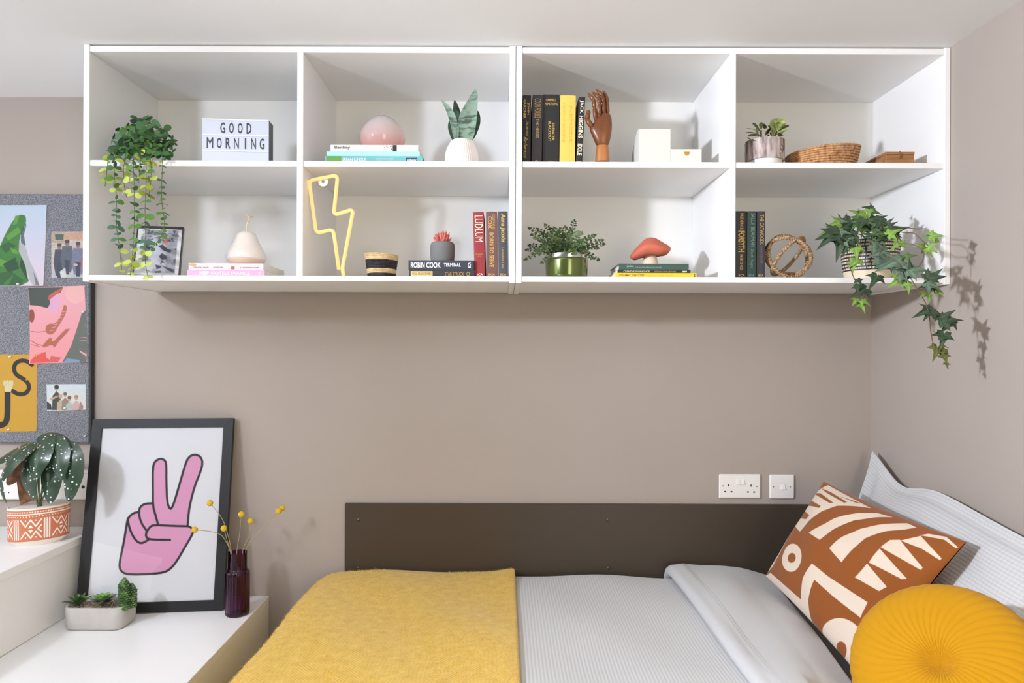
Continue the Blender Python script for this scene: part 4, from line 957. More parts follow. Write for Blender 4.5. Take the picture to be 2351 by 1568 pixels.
part('pot', G().lathe([(0, .0006), (.03, .0006), (.038, .05), (.035, .05), (.034, .042), (0, .042)], M, 28), mat('white_glaze', (244, 243, 240), .4), t, 40)
XV, XF = [], []; r = random.Random(11); nleaf = 0; stems = G()
def strand(pts, node_px, pick, smin, smax, t0=0.0):
    global nleaf
    P = [Vector(p) for p in smooth_pts(pts, 3)]; stems.tube(P, .0009, 5)
    acc = 0; s = node_px; ph = r.random()*PI
    L = sum((P[i+1]-P[i]).length for i in range(len(P)-1)); run = 0; q = 0
    for i in range(len(P)-1):
        d = P[i+1]-P[i]; run += d.length; acc += d.length
        if acc < s: continue
        acc = 0; f = run/L
        if f < t0: continue
        dn = d.normalized(); sd = dn.cross(Vector((0, 1, 0)) if abs(dn.y) < .8 else Vector((1, 0, 0))).normalized(); u2 = dn.cross(sd)
        a = ph+(q % 2)*PI/2*.8+r.uniform(-.3, .3); q += 1
        size = r.uniform(smin, smax)*(0.75+.5*abs(math.sin(q*.9)))*(1-.25*f)
        for sg in (1, -1):
            dd = (sd*math.cos(a)+u2*math.sin(a))*sg+dn*r.uniform(.0, .55)
            if nleaf >= 298:
                mm = dir_m(P[i], dd, Vector((r.uniform(-.5, .5), -.75, .55)), size); me = EUC[r.choice(pick(f))]; o_ = len(XV); XV.extend([mm @ v.co for v in me.vertices]); XF.extend([tuple(j+o_ for j in p.vertices) for p in me.polygons]); continue
            put('leaf', r.choice([EUC[j] for j in pick(f)]), dir_m(P[i], dd, Vector((0, -.75, .55))+Vector((r.uniform(-.5, .5), r.uniform(-.3, .3), r.uniform(-.4, .4))), size), t); nleaf += 1
C0 = S(322, 342, 2.03)
dark = lambda f: (0, 5, 1, 1, 2, 2); mixd = lambda f: (0, 1, 2, 5) if f < .45 else ((3, 4, 3, 2) if f < .58 else (1, 0, 2, 1) if f < .86 else (3, 3, 4))
green4 = lambda f: (0, 2, 2) if f > .5 else (0, 1, 2, 3)
SX = lambda l, y0=1.915: [S(x, y, Y) for x, y, Y in l]
strand([C0]+SX([(295, 318, 1.97), (262, 350, 1.92), (262, 400, 1.915), (268, 450, 1.915), (266, 515, 1.915), (272, 550, 1.915), (277, 590, 1.915), (280, 624, 1.915)]), .0125, mixd, .017, .027, .18)
strand([C0]+SX([(312, 322, 1.96), (305, 365, 1.905), (308, 420, 1.90), (309, 500, 1.90), (306, 560, 1.90), (303, 600, 1.90), (299, 632, 1.90)]), .0125, mixd, .016, .026, .2)
strand([C0]+SX([(330, 320, 1.96), (336, 365, 1.905), (335, 430, 1.90), (332, 500, 1.90), (336, 560, 1.90), (332, 600, 1.90), (340, 637, 1.90)]), .0125, mixd, .017, .028, .2)
strand([C0]+SX([(350, 318, 1.97), (375, 350, 1.92), (371, 420, 1.915), (371, 470, 1.915), (380, 512, 1.915), (370, 545, 1.915), (349, 570, 1.905)]), .012, green4, .013, .022, .2)
for l in ([(285, 330, 1.98), (250, 352, 1.94), (245, 395, 1.93), (241, 428, 1.93)], [(300, 335, 1.97), (283, 375, 1.91), (284, 420, 1.91), (290, 452, 1.91)], [(340, 335, 1.97), (348, 380, 1.91), (346, 420, 1.91), (342, 448, 1.91)], [(325, 330, 1.96), (322, 375, 1.90), (318, 420, 1.90)]):
    strand([C0]+SX(l), .0135, lambda f: (0, 1, 2) if f < .55 else (3, 3, 4, 3), .018, .027, .2)
for x, y, Y in ((258, 318, 1.97), (282, 292, 2.0), (305, 278, 2.02), (332, 270, 2.03), (360, 282, 2.02), (385, 300, 2.0), (402, 328, 1.98), (398, 352, 1.96), (262, 345, 1.93), (270, 300, 2.0), (290, 286, 2.02), (318, 272, 2.04), (345, 276, 2.02), (372, 292, 2.0), (396, 322, 1.99), (390, 340, 1.95), (300, 300, 1.95), (335, 295, 1.95), (362, 312, 1.94), (270, 325, 1.95), (318, 318, 1.92), (352, 345, 1.92), (292, 350, 1.92), (384, 362, 1.95)):
    mid = C0*.45+S(x, y, Y)*.55+Vector((0, 0, .012)); strand([C0, mid, S(x, y, Y)], .0105, dark if x < 380 else (lambda f: (4, 2, 0)), .017, .031, .30)
if XV: part('small_leaves', G().add(XV, XF), MATS['leaf_64_106_58'], t, True, kind='stuff')
part('stems', stems, mat('vine_stem', (92, 104, 62), .7), t)

# ---------------------------------------------------------------- fern
Y = 2.02; c = S(1301, 634, Y); k = Y/F; t = thing('potted_fern', 'bushy dark green fern in a glossy green pot with silver rim', 'plant', (c.x, Y, zL))
M = Matrix.Translation((c.x, Y, zL)); hp = S(1301, 581, Y-.045).z-zL
m = mat('green_lustre', (100, 112, 58), .18, metal=.6, coat=.4)
part('pot', G().lathe(smooth_pts([(0, 0), (45*k, 0), (47*k, hp*.06), (49*k, hp*.5), (49*k, hp*.82)], 1), M, 48), m, t, True)
part('silver_rim', G().lathe([(49*k, hp*.82), (49.4*k, hp*.84), (49.2*k, hp), (46.5*k, hp), (45.5*k, hp*.8), (0, hp*.75)], M, 48), mat('silver_lustre', (196, 200, 196), .18, metal=.85), t, 40)
M_f = [mat('fern_%d' % i, c_, .6, var=(80, .2)) for i, c_ in enumerate(((62, 84, 36), (44, 66, 30), (86, 108, 60), (104, 128, 88)))]
ZF = lambda x, y, d: S(1190+x/9.8, 490+y/9.8, Y+d); b0 = Vector((c.x, Y, zL+hp*.78)); r = random.Random(21)
tips = [(250, 330, .02), (440, 350, .0), (610, 260, .03), (720, 345, .0), (815, 330, -.02), (1265, 160, .03), (1330, 420, -.02), (1420, 430, .02), (1720, 490, .02), (1925, 690, 0), (1900, 600, .03), (1800, 1040, -.02), (1660, 1010, -.06), (525, 1100, -.05), (160, 1030, -.03), (190, 820, 0), (250, 720, .03), (1280, 910, -.075), (1090, 890, -.08), (940, 350, -.03), (1050, 300, .05), (360, 560, -.05), (820, 560, -.07), (1150, 600, -.07), (560, 700, -.08), (1500, 700, -.07), (330, 900, -.07), (700, 480, -.05), (1000, 480, -.04), (1620, 560, -.04), (480, 620, -.06), (1180, 480, -.05), (1400, 620, -.06), (900, 640, -.08), (1550, 860, -.06), (420, 820, -.07), (760, 620, -.07), (1300, 700, -.08), (560, 460, -.02), (880, 430, .02), (1180, 380, .03), (1780, 780, -.04), (300, 480, -.02)]
def diamond(g, p, d, w, nn):
    sd = d.cross(nn).normalized()*w; g.add([p, p+d*.45+sd, p+d, p+d*.45-sd, p+d*.5+nn*w*.3], [(0, 1, 4), (1, 2, 4), (2, 3, 4), (3, 0, 4)])
for i, (x, y, d) in enumerate(tips):
    T = ZF(x, y, d); D = T-b0; up = Vector((0, 0, 1)); mid = b0+D*.5+up*(.02 if T.z > b0.z+.01 else .03)+Vector((0, -.01 if d < 0 else .0, 0))
    P = [Vector(p) for p in smooth_pts([b0+Vector((D.x*.12, D.y*.12, 0)), mid, T], 3)]; g = G(); g.tube(P, [.0009]*len(P), 4)
    n = 11
    for q in range(2, n+1):
        u = q/n; j = min(int(u*(len(P)-1)), len(P)-2); p = P[j]; dn = (P[j+1]-P[j]).normalized(); nn = Vector((r.uniform(-.3, .3), -.8, .6)).normalized(); sd = dn.cross(nn).normalized()
        s = .0135*math.sin(min(1, (1.12-u)*1.5+.12)*PI/2)
        for sg in (1, -1):
            dd = (sd*sg+dn*.6).normalized()*s; dd += Vector((r.uniform(-.002, .002), r.uniform(-.002, .002), r.uniform(-.002, .002)))
            diamond(g, p, dd, s*.2, nn); e = dd.normalized()
            for sg2 in (1, -1):
                for f in (.35, .62): diamond(g, p+dd*f, (e*.5+e.cross(nn)*sg2*.85).normalized()*s*.42, s*.14, nn)
    diamond(g, P[-1]-dn*.004, dn*.012, .003, Vector((0, -1, 0)))
    part('frond', g, M_f[3 if x in (1420, 1500, 1330) else r.choice((0, 0, 1, 2))], t)

# ---------------------------------------------------------------- ivy
Y = 2.03; c = S(1997, 638, Y); k = Y/F; t = thing('potted_ivy', 'ivy in a black and cream patterned pot, trailing down past the shelf corner', 'plant', (c.x, Y, zL))
hb_ = S(1997, 617, Y-.08).z-zL; ht = S(1997, 545, Y-.085).z-zL; M = Matrix.Translation((c.x, Y, zL))
part('cream_foot', G().lathe([(0, .0006), (52*k, .0006), (56*k, hb_), (50*k, hb_)], M, 48), mat('cream_foot_glaze', (236, 218, 190), .5), t, 40)
nu, nv = 420, 60; cv = Canvas(nu, nv, [(0, 0), (100, 0), (100, 20), (0, 20)], (40, 34, 34)); rr = random.Random(8)
for row in range(9):
    y0 = .9+row*2.15; x = rr.random()*2
    while x < 101:
        w = 1.2 if (x//12) % 2 else 3.0; cv.poly([(x, y0), (x+w*.75, y0), (x+w*.75, y0+1.05), (x, y0+1.05)], (232, 216, 196)); x += w
A_ = -2*PI*cv.U+PI*.5; Rr = (63-6.5*cv.V)*k; P = np.stack([c.x+Rr*np.cos(A_), Y+Rr*np.sin(A_), zL+ht+(hb_-ht)*cv.V], -1)
grid_part('patterned_pot', P, cv.a, mat('patterned_glaze', (200, 190, 180), .5, attr=True), t, flip=False)
part('inner_pot', G().lathe([(60*k, ht), (57*k, ht), (55*k, ht-.012), (0, ht-.012)], M, 40), mat('dark_soil', (58, 46, 38), .95), t)
def ivy_mesh(name, cols, lobes=1.0):
    ang = [-150, -118, -95, -70, -48, -22, 0, 22, 48, 70, 95, 118, 150]; rad = [.22, .40, .33, .62, .36, .42, 1.0, .42, .36, .62, .33, .40, .22]
    V = [(0, 0, 0)]; C = [cols[1]]; nA = len(ang)
    for a, q in zip(ang, rad): V.append((q*lobes*math.sin(math.radians(a)) if abs(a) > 5 else 0, q*math.cos(math.radians(a))*(1 if abs(a) > 5 else 1), -.22*q*q+.05*(1 if abs(abs(a)-48) < 5 or abs(abs(a)-22) < 5 else 0))); C.append(cols[0])
    for a, q in zip(ang, rad): V.append((.5*q*lobes*math.sin(math.radians(a)), .5*q*math.cos(math.radians(a)), .02)); C.append(cols[1] if abs(a) in (0, 70, 118) else cols[0])
    Fc = []
    for i in range(nA-1): Fc += [(0, 1+nA+i+1, 1+nA+i), (1+nA+i, 1+nA+i+1, 1+i+1, 1+i)]
    Fc = [f[::-1] for f in Fc]
    return new_mesh(name, V, Fc, M_ivy, True, None, [lin(q) for q in C])
M_ivy = mat('ivy_leaf', (60, 90, 50), .38, attr=True, spec=.45, coat=.15)
IVY = dict(D=ivy_mesh('leaf', [(46, 66, 46), (66, 88, 62)]), M=ivy_mesh('leaf', [(72, 100, 54), (98, 124, 76)]), L=ivy_mesh('leaf', [(112, 150, 62), (142, 174, 88)]), G=ivy_mesh('leaf', [(84, 108, 90), (118, 140, 116)]), O=ivy_mesh('leaf', [(88, 96, 40), (110, 112, 56)]))
r = random.Random(31)
Z4 = lambda x, y, Yd: S(1860+x/7.842, 460+y/7.842, Yd); Z8 = lambda x, y, Yd: S(1670+x/3.015, 370+y/3.015, Yd); Z5 = lambda x, y, Yd: S(2000+x/5.225, 560+y/5.225, Yd)
def ivy(Zf, bx, by, tx, ty, sh, Yd, flat=0.5, dY=-.012):
    if Zf is Z4 and by > 560: Yd = min(Yd, 1.895)
    a, b = Zf(bx, by, Yd), Zf(tx, ty, Yd+dY); d = b-a
    put('leaf', IVY[sh], dir_m(a-d*.12, d, Vector((-.15+r.uniform(-.3, .3), -1, flat+r.uniform(-.3, .35))), d.length*1.1), t)
for q in [(500,420,290,440,'L',1.95), (560,440,420,250,'L',1.96), (600,450,665,220,'D',1.97), (580,450,530,230,'D',1.98), (380,540,160,590,'L',1.94), (430,590,105,680,'D',1.93), (420,620,130,850,'D',1.92), (620,520,450,730,'D',1.95), (720,380,590,640,'D',1.96), (900,260,715,140,'L',1.96), (960,250,770,290,'L',1.95), (1060,190,1060,320,'L',1.95), (1110,150,950,95,'D',1.99), (1130,200,1330,240,'M',1.97), (880,350,740,530,'M',1.93), (910,400,850,610,'M',1.92), (1050,360,880,330,'D',1.97), (1150,350,1415,230,'D',1.95), (1120,380,1340,430,'M',1.93), (1060,400,1180,580,'M',1.92), (1400,460,1590,370,'D',1.96), (1360,430,1520,300,'M',1.97), (1420,530,1260,640,'L',1.90), (1500,560,1840,430,'D',1.88), (1450,600,1700,470,'L',1.87), (600,720,890,620,'G',1.915), (760,640,830,870,'D',1.91), (560,720,480,1100,'D',1.915), (660,760,600,1010,'D',1.93), (850,870,1010,950,'L',1.895), (820,880,860,1100,'L',1.89), (850,1090,690,1190,'L',1.885), (790,1120,770,1300,'L',1.885), (1180,830,1520,1000,'G',1.88), (1330,930,1050,1000,'G',1.87), (1230,1080,1520,1140,'G',1.86), (1600,760,1440,890,'L',1.85), (1610,770,1750,690,'L',1.86), (1620,1050,1860,940,'M',1.83), (1400,1130,1140,1200,'G',1.85), (1000,480,1100,640,'D',1.93), (700,520,640,700,'D',1.94), (1250,520,1200,680,'M',1.92), (960,520,930,660,'M',1.915), (1150,600,1330,680,'M',1.905)]:
    ivy(Z4, *q)
for _ in range(34):
    bx, by = r.uniform(480, 1500), r.uniform(330, 720); an = r.uniform(-.6, PI+.6); ln = r.uniform(150, 240); ivy(Z4, bx, by, bx+ln*math.cos(an), by+ln*.8*math.sin(an), r.choice('DDMG'), r.uniform(1.90, 1.96))
for q in [(870,1440,965,1560,'D',1.86), (1190,1390,1060,1600,'D',1.85), (1200,1400,1340,1420,'D',1.85), (850,1560,860,1700,'D',1.86)]: ivy(Z4, *q)
for q in [(945,890,850,935,'D',1.86), (890,960,865,1000,'L',1.86), (930,990,960,1055,'L',1.86), (940,970,1005,1000,'L',1.855),
          (1420,515,1522,508,'L',1.77), (1430,525,1350,508,'L',1.78), (1400,590,1470,560,'L',1.77), (1400,605,1470,635,'L',1.77), (1385,620,1440,670,'L',1.77), (1360,600,1310,560,'L',1.78), (1250,660,1330,640,'M',1.80)]: ivy(Z8, *q)
for q in [(480,310,760,290,'G',1.76), (470,330,480,165,'D',1.765), (450,330,300,290,'D',1.77), (500,330,560,440,'G',1.755), (320,220,60,290,'G',1.79), (330,260,250,390,'G',1.785), (360,400,510,460,'G',1.76), (340,430,200,520,'L',1.765), (440,490,465,605,'L',1.755),
          (700,420,940,370,'D',1.745), (720,400,870,280,'D',1.75), (700,480,920,575,'G',1.735), (720,470,580,520,'D',1.74), (700,520,690,650,'M',1.738), (640,600,580,640,'L',1.745), (690,620,715,700,'L',1.742), (800,580,890,620,'L',1.74),
          (700,800,505,855,'D',1.74), (680,780,790,770,'D',1.742), (700,830,625,915,'D',1.738), (840,890,1030,770,'D',1.735), (830,880,970,900,'D',1.736), (880,920,1135,885,'D',1.73), (950,930,845,1075,'D',1.732), (850,1120,980,1135,'D',1.733), (870,1100,835,1280,'D',1.735), (850,1220,945,1240,'O',1.733), (790,1260,755,1415,'O',1.738), (880,1270,850,1340,'O',1.735), (880,1340,925,1450,'O',1.733), (905,1440,925,1495,'O',1.733)]: ivy(Z5, *q)
top = Vector((c.x, Y, zL+ht-.01)); g = G()
def stem(pts, r0=.0013): g.tube(smooth_pts([top]+pts, 3), r0, 6)
stem([Z4(900, 560, 1.95), Z4(640, 720, 1.92), Z4(700, 1120, 1.89), Z4(745, 1290, 1.88), Z4(800, 1430, 1.87), Z8(930, 900, 1.86), Z8(940, 1030, 1.86)])
stem([Z4(1180, 520, 1.95), Z4(1400, 800, 1.88), Z5(60, 150, 1.82), Z5(250, 170, 1.80), Z5(430, 330, 1.765), Z5(560, 560, 1.75), Z5(650, 690, 1.74), Z5(700, 850, 1.74), Z5(715, 1080, 1.738), Z5(760, 1260, 1.738), Z5(800, 1350, 1.736), Z5(880, 1370, 1.734), Z5(925, 1495, 1.733)])
stem([Z4(1300, 560, 1.92), Z4(1600, 620, 1.86), Z5(300, 0, 1.81), Z5(500, -5, 1.78), Z5(610, 60, 1.77), Z5(640, 140, 1.765), Z5(600, 240, 1.76), Z5(520, 320, 1.76)])
stem([Z4(1300, 450, 1.95), Z4(1700, 600, 1.84), Z8(1290, 490, 1.79), Z8(1360, 560, 1.775), Z8(1410, 600, 1.77)]); stem([Z4(1300, 430, 1.95), Z8(1300, 470, 1.80), Z8(1370, 467, 1.78)])
stem([Z4(800, 400, 1.97), Z4(600, 420, 1.96), Z4(420, 560, 1.94)]); stem([Z4(950, 300, 1.98), Z4(1000, 230, 1.97)])
g.tube([Z5(715, 840, 1.74), Z5(780, 855, 1.738), Z5(840, 870, 1.736)], .0008, 5); g.tube([Z5(730, 1030, 1.738), Z5(770, 1070, 1.736), Z5(840, 1120, 1.735)], .0008, 5)
part('stems', g, mat('ivy_stem', (104, 82, 56), .7, var=(30, .25)), t, True)
# ---------------------------------------------------------------- pinboard and its papers
YP = 2.332; bx0, bx1 = -2.35, S(209, 700, YP).x; bz1, bz0 = S(100, 445, YP).z, S(100, 1017, YP).z
t = thing('pinboard', 'grey felt pinboard on the wall left of the shelves', 'pinboard', ((bx0+bx1)/2, DB, bz0))
m = mat2('grey_felt', (74, 76, 82), (152, 154, 160), 430, lo=.36, hi=.64, rough=.95, detail=2, bump=.5)
part('felt_face', G().box((bx0, YP, bz0), (bx1-.006, DB-.001, bz1), .004), m, t)
part('dark_edge', G().box((bx1-.0055, YP+.001, bz0), (bx1, DB-.0015, bz1), .001), mat('dark_edge', (54, 54, 58), .7), t)  # board side, its dark colour also stands in for the shadow line there
YS = YP-0.0012
def paper(name, label, cat, px, quadsrc, w, h, base, paint, curl=0.004, group=None, th=True):
    TL, TR, BR, BL = [S(x, y, YS) for x, y in px]
    o = thing(name, label, cat, (TL+TR+BR+BL)/4, group); q = Canvas(w, h, quadsrc, base); paint(q); q.a *= 0.74
    flat_sheet('printed_sheet', q, TL, TR, BR, BL, M_print, o, curl); g = G(); e = Vector((0, .0006, 0)); V = [TL+e, TR+e, BR+e, BL+e]; g.add(V, [(0, 1, 2, 3)])
    part('sheet_back', g, mat('paper_white', (236, 234, 230), .8), o); return o
A1 = lambda x, y: (x/3.1375, 200+y/3.1375); A2 = lambda x, y: (x/3.92, 640+y/3.92)
def banana(q):
    q.grad((196, 216, 236), (232, 212, 226))
    G_ = [(58, 126, 50), (40, 96, 46), (96, 158, 60), (30, 74, 44)]
    q.poly(smooth_pts([(0, 1150), (30, 1080), (100, 950), (140, 920), (185, 925), (190, 980), (160, 1030), (140, 1100), (140, 1180), (190, 1330), (215, 1425), (0, 1430), (-300, 1430), (-200, 1250)], 1), G_[0])
    for p, c_ in ([[(40, 1080), (130, 1010), (150, 1050), (60, 1110)], G_[2]], [[(0, 1150), (60, 1120), (120, 1150), (40, 1200)], G_[1]], [[(0, 1240), (50, 1260), (70, 1300), (-40, 1290)], G_[2]], [[(20, 1280), (110, 1230), (140, 1310), (60, 1340)], G_[3]], [[(0, 1340), (80, 1330), (170, 1390), (150, 1430), (0, 1430)], G_[1]], [[(70, 1160), (120, 1180), (135, 1210), (90, 1200)], G_[2]], [[(110, 930), (140, 925), (120, 990), (90, 1000)], G_[2]], [[(150, 1060), (175, 990), (165, 1060), (150, 1100)], G_[3]], [[(20, 1420), (100, 1350), (60, 1430)], G_[0]], [[(160, 1200), (190, 1320), (200, 1400), (140, 1290)], G_[3]]): q.poly(p, c_)
    q.poly([(186, 980), (190, 1000), (172, 1070), (185, 1150), (150, 1130), (148, 1080)], (96, 110, 118)); q.poly(smooth_pts([(138, 1110), (190, 1160), (205, 1240), (260, 1340), (290, 1430), (225, 1430), (180, 1280), (135, 1190)], 1), (186, 188, 192)); q.poly([(240, 1330), (290, 1430), (260, 1430)], (120, 124, 124))
paper('leaf_poster', 'photo poster of a big green banana leaf against pale blue sky', 'poster', [A1(-300, 850), A1(338, 850), A1(315, 1432), A1(-300, 1432)], [(-300, 850), (338, 850), (315, 1432), (-300, 1432)], 200, 190, (200, 216, 236), banana)
def group1(q):
    q.grad((208, 190, 176), (196, 194, 196)); q.poly([(370, 1040), (470, 1040), (465, 1130), (375, 1120)], (186, 170, 150)); q.poly([(395, 1060), (460, 1060), (455, 1100), (400, 1100)], (84, 104, 92)); q.poly([(470, 1050), (640, 1040), (640, 1110), (470, 1100)], (206, 166, 140))
    for x, y, s, c_ in ((428, 1150, 1.0, (70, 76, 90)), (484, 1125, 1.1, (92, 100, 112)), (562, 1140, 1.1, (120, 126, 150)), (625, 1150, 1.0, (160, 110, 110))):
        q.poly([(x-32*s, y+20), (x+32*s, y+20), (x+44*s, y+120), (x+26*s, y+210), (x-26*s, y+210), (x-44*s, y+120)], c_); q.ell(x, y, 15*s, 20*s, (150, 118, 104)); q.ell(x, y-14, 16*s, 12*s, (64, 66, 80)); q.poly([(x-20, y+120), (x+20, y+120), (x+14, y+225), (x-14, y+225)], (58, 66, 86))
    q.poly([(430, 1330), (470, 1300), (480, 1370), (440, 1372)], (214, 216, 210)); q.ell(545, 1280, 14, 10, (220, 180, 160)); q.noise(.1, 2)
paper('group_snapshot', 'faded snapshot of people standing in a row, partly behind the shelf unit', 'photo', [A1(370, 1040), A1(700, 1040), A1(700, 1372), A1(370, 1372)], [(370, 1040), (700, 1040), (700, 1372), (370, 1372)], 120, 120, (200, 190, 180), group1, 0, 'snapshots on the pinboard')
def pink(q):
    q.grad((240, 178, 186), (248, 158, 164)); q.ell(680, 130, 90, 90, (246, 186, 182)); q.ell(480, 210, 60, 90, (232, 176, 206))
    dk = (72, 80, 74); q.poly([(262, 80), (570, 76), (540, 130), (500, 110), (440, 150), (450, 220), (430, 262), (340, 240), (270, 235)], dk); q.poly([(570, 76), (500, 110), (440, 150), (430, 190), (455, 180), (505, 140), (530, 130)], (206, 92, 76))
    q.poly([(740, 290), (785, 280), (790, 750), (560, 752), (640, 600), (700, 420)], (104, 110, 100)); q.poly([(600, 715), (720, 730), (715, 755), (570, 755)], (132, 158, 190))
    for p in ([(720, 525), (785, 522), (785, 530)], [(710, 555), (785, 552), (785, 560)], [(715, 640), (785, 680), (785, 700), (725, 660)], [(760, 410), (785, 400), (785, 420)]): q.poly(p, (240, 176, 180))
    br = (186, 104, 78); q.poly(smooth_pts([(575, 232), (605, 240), (590, 320), (540, 400), (480, 500), (420, 495), (405, 440), (430, 400), (500, 400), (545, 330)], 1), br)
    for i in range(7): q.stroke([(590-i*18, 290+i*28), (560-i*18, 296+i*28)], 5, (242, 170, 176))
    q.stroke([(280, 470), (340, 478), (420, 468)], 7, br); q.stroke([(280, 555), (340, 590), (400, 600)], 8, br); q.stroke([(285, 590), (360, 610)], 6, br)
    q.poly(smooth_pts([(630, 445), (600, 490), (520, 570), (490, 625), (470, 590), (390, 620), (380, 600), (430, 540), (460, 520), (475, 570), (540, 500), (590, 450)], 1), br); q.poly([(320, 690), (410, 655), (415, 710), (470, 740), (520, 750), (280, 760), (282, 735)], (232, 84, 74)); q.poly([(460, 690), (550, 710), (520, 750), (440, 745)], (216, 100, 92)); q.ell(285, 330, 26, 60, (150, 74, 62))
paper('jungle_poster', 'torn-edged pink poster with brown palm leaves on the pinboard', 'poster', [A2(262, 76), A2(765, 62), A2(786, 752), A2(272, 764)], [(262, 76), (765, 62), (786, 752), (272, 764)], 160, 210, (244, 176, 186), pink, 0.006)
def letters(q):
    q.noise(.012, 2); bl = (40, 34, 30)
    q.stroke(smooth_pts([(288, 775), (250, 742), (190, 735), (140, 760), (125, 815), (150, 870), (220, 905), (262, 950), (262, 1000), (225, 1040), (165, 1042), (110, 1008)], 2), 38, bl)
    q.stroke(smooth_pts([(72, 1020), (72, 1130), (70, 1250), (50, 1305), (0, 1322), (-60, 1318), (-110, 1270)], 2), 54, bl)
    fs = (228, 214, 166); q.poly([(45, 950), (120, 950), (100, 1020), (48, 1020)], fs)
    for x in (46, 70, 94, 112): q.ell(x, 940, 15, 26, fs); q.stroke([(x+10, 925), (x+10, 960)], 3, (150, 136, 100))
    for x, y in ((100, 735), (250, 1215), (155, 1120), (100, 1300), (240, 910)): q.ell(x, y, 9, 6, (196, 160, 70))
paper('letter_poster', 'mustard poster with large black S and J letters behind the spotted begonia', 'poster', [A2(-380, 680), A2(335, 680), A2(330, 1372), A2(-380, 1385)], [(-380, 680), (335, 680), (330, 1372), (-380, 1385)], 220, 210, (212, 162, 46), letters, 0.002)
def group2(q):
    q.grad((214, 226, 232), (228, 226, 214)); q.poly([(418, 1100), (460, 1130), (470, 1180), (418, 1180)], (58, 60, 66))
    for x, y, s, c_, hc in ((512, 985, 1.25, (66, 78, 72), (60, 52, 48)), (548, 1060, 1.0, (206, 176, 150), (206, 176, 140)), (590, 1045, .95, (150, 140, 120), (110, 100, 96)), (628, 1080, 1.0, (190, 196, 186), (126, 84, 60)), (690, 1070, 1.0, (216, 178, 170), (190, 140, 104))):
        q.poly([(x-30*s, y+55*s), (x, y+25), (x+32*s, y+55*s), (x+40*s, 1182), (x-34*s, 1182)], c_); q.ell(x, y, 17*s, 21*s, (206, 164, 138)); q.ell(x, y-10*s, 18*s, 14*s, hc)
    q.poly([(498, 978), (528, 978), (526, 990), (500, 990)], (36, 38, 42)); q.poly([(450, 1080), (520, 1050), (526, 1064), (460, 1096)], (206, 164, 138)); q.poly([(725, 1100), (752, 1150), (745, 1180), (710, 1180)], (170, 140, 140)); q.noise(.05, 2)
paper('friends_snapshot', 'small snapshot of five friends under a pale sky, low on the pinboard', 'photo', [A2(418, 950), A2(772, 948), A2(775, 1178), A2(424, 1190)], [(418, 950), (772, 948), (775, 1178), (424, 1190)], 130, 90, (214, 224, 230), group2, 0, 'snapshots on the pinboard')
M_pin = mat('clear_pin', (236, 238, 242), .15)
for i, (px, py, lab) in enumerate([(42, 652, 'clear push pin at the foot of the banana leaf poster'), (24, 819, 'clear push pin at the top of the mustard letter poster'), (20, 986, 'clear push pin at the foot of the mustard letter poster'), (196, 1001, 'clear push pin alone in the lower right corner of the pinboard'), (192, 716, 'clear push pin on the right edge of the pink poster'), (150, 937, 'clear push pin at the foot of the small friends snapshot')]):
    p = S(px, py, YS-.001); o = part('push_pin', G().lathe([(0, 0), (.0034, 0), (.0034, .0012), (.0018, .0018), (.0016, .005), (.0028, .0058), (.0028, .0068), (0, .007)], Matrix.Translation(p) @ Matrix.Rotation(PI/2, 4, 'X'), 12), M_pin, None, True, origin=p); tag(o, lab, 'pin', 'push pins on the pinboard')

# ---------------------------------------------------------------- trunking, sockets
M_pl = mat('white_plastic', (240, 236, 232), .3); M_hole = mat('dark_hole', (34, 30, 30), .8); M_scr = mat('screw_grey', (150, 140, 134), .4, metal=.6)
zt, zb = S(100, 1080, 2.335).z, S(100, 1147, 2.335).z
t = thing('trunking', 'white wall trunking band along the wall behind the begonia', 'trunking', (-2.0, DB, zb))
part('base', G().box((-3.1, 2.3365, zb), (-1.36, DB-.001, zt), .0015), M_pl, t); part('lid', G().box((-3.1, 2.334, zt-.008), (-1.36, 2.3366, zt), .0008), M_pl, t)
def plate(name, label, px0, px1, py0, py1, Yw, build, cat='socket', group='white electrical faceplates'):
    a, b = S(px0, py0, Yw), S(px1, py1, Yw); cx, cz = (a.x+b.x)/2, (a.z+b.z)/2
    t = thing(name, label, cat, (cx, Yw, b.z), group); W, H = b.x-a.x, a.z-b.z
    part('faceplate', G().box((a.x, Yw-.0075, b.z), (b.x, Yw, a.z), .003), M_pl, t)
    build(t, lambda px, py: S(px, py, Yw-.0075)); return t
def hole(t, p, w, h, name='pin_slot'): part(name, G().box((p.x-w/2, p.y-.0003, p.z-h/2), (p.x+w/2, p.y+.001, p.z+h/2)), M_hole, t)
def screw(t, p): part('screw', G().lathe([(0, -.0002), (.0022, -.0002), (.0022, .0006), (0, .0006)], Matrix.Translation(p) @ Matrix.Rotation(PI/2, 4, 'X'), 12), M_scr, t)
def rocker(t, p, w, h):
    g = G(); g.add([(p.x-w/2, p.y+.001, p.z-h/2), (p.x+w/2, p.y+.001, p.z-h/2), (p.x+w/2, p.y+.001, p.z+h/2), (p.x-w/2, p.y+.001, p.z+h/2), (p.x-w/2, p.y-.0042, p.z-h/2+.001), (p.x+w/2, p.y-.0042, p.z-h/2+.001), (p.x+w/2, p.y-.0006, p.z+h/2), (p.x-w/2, p.y-.0006, p.z+h/2)], [(4, 5, 6, 7), (0, 1, 5, 4), (1, 2, 6, 5), (2, 3, 7, 6), (3, 0, 4, 7)]); part('rocker_switch', g, M_pl, t)
Z9 = lambda x, y: (1600+x/9.042, 1060+y/9.042)
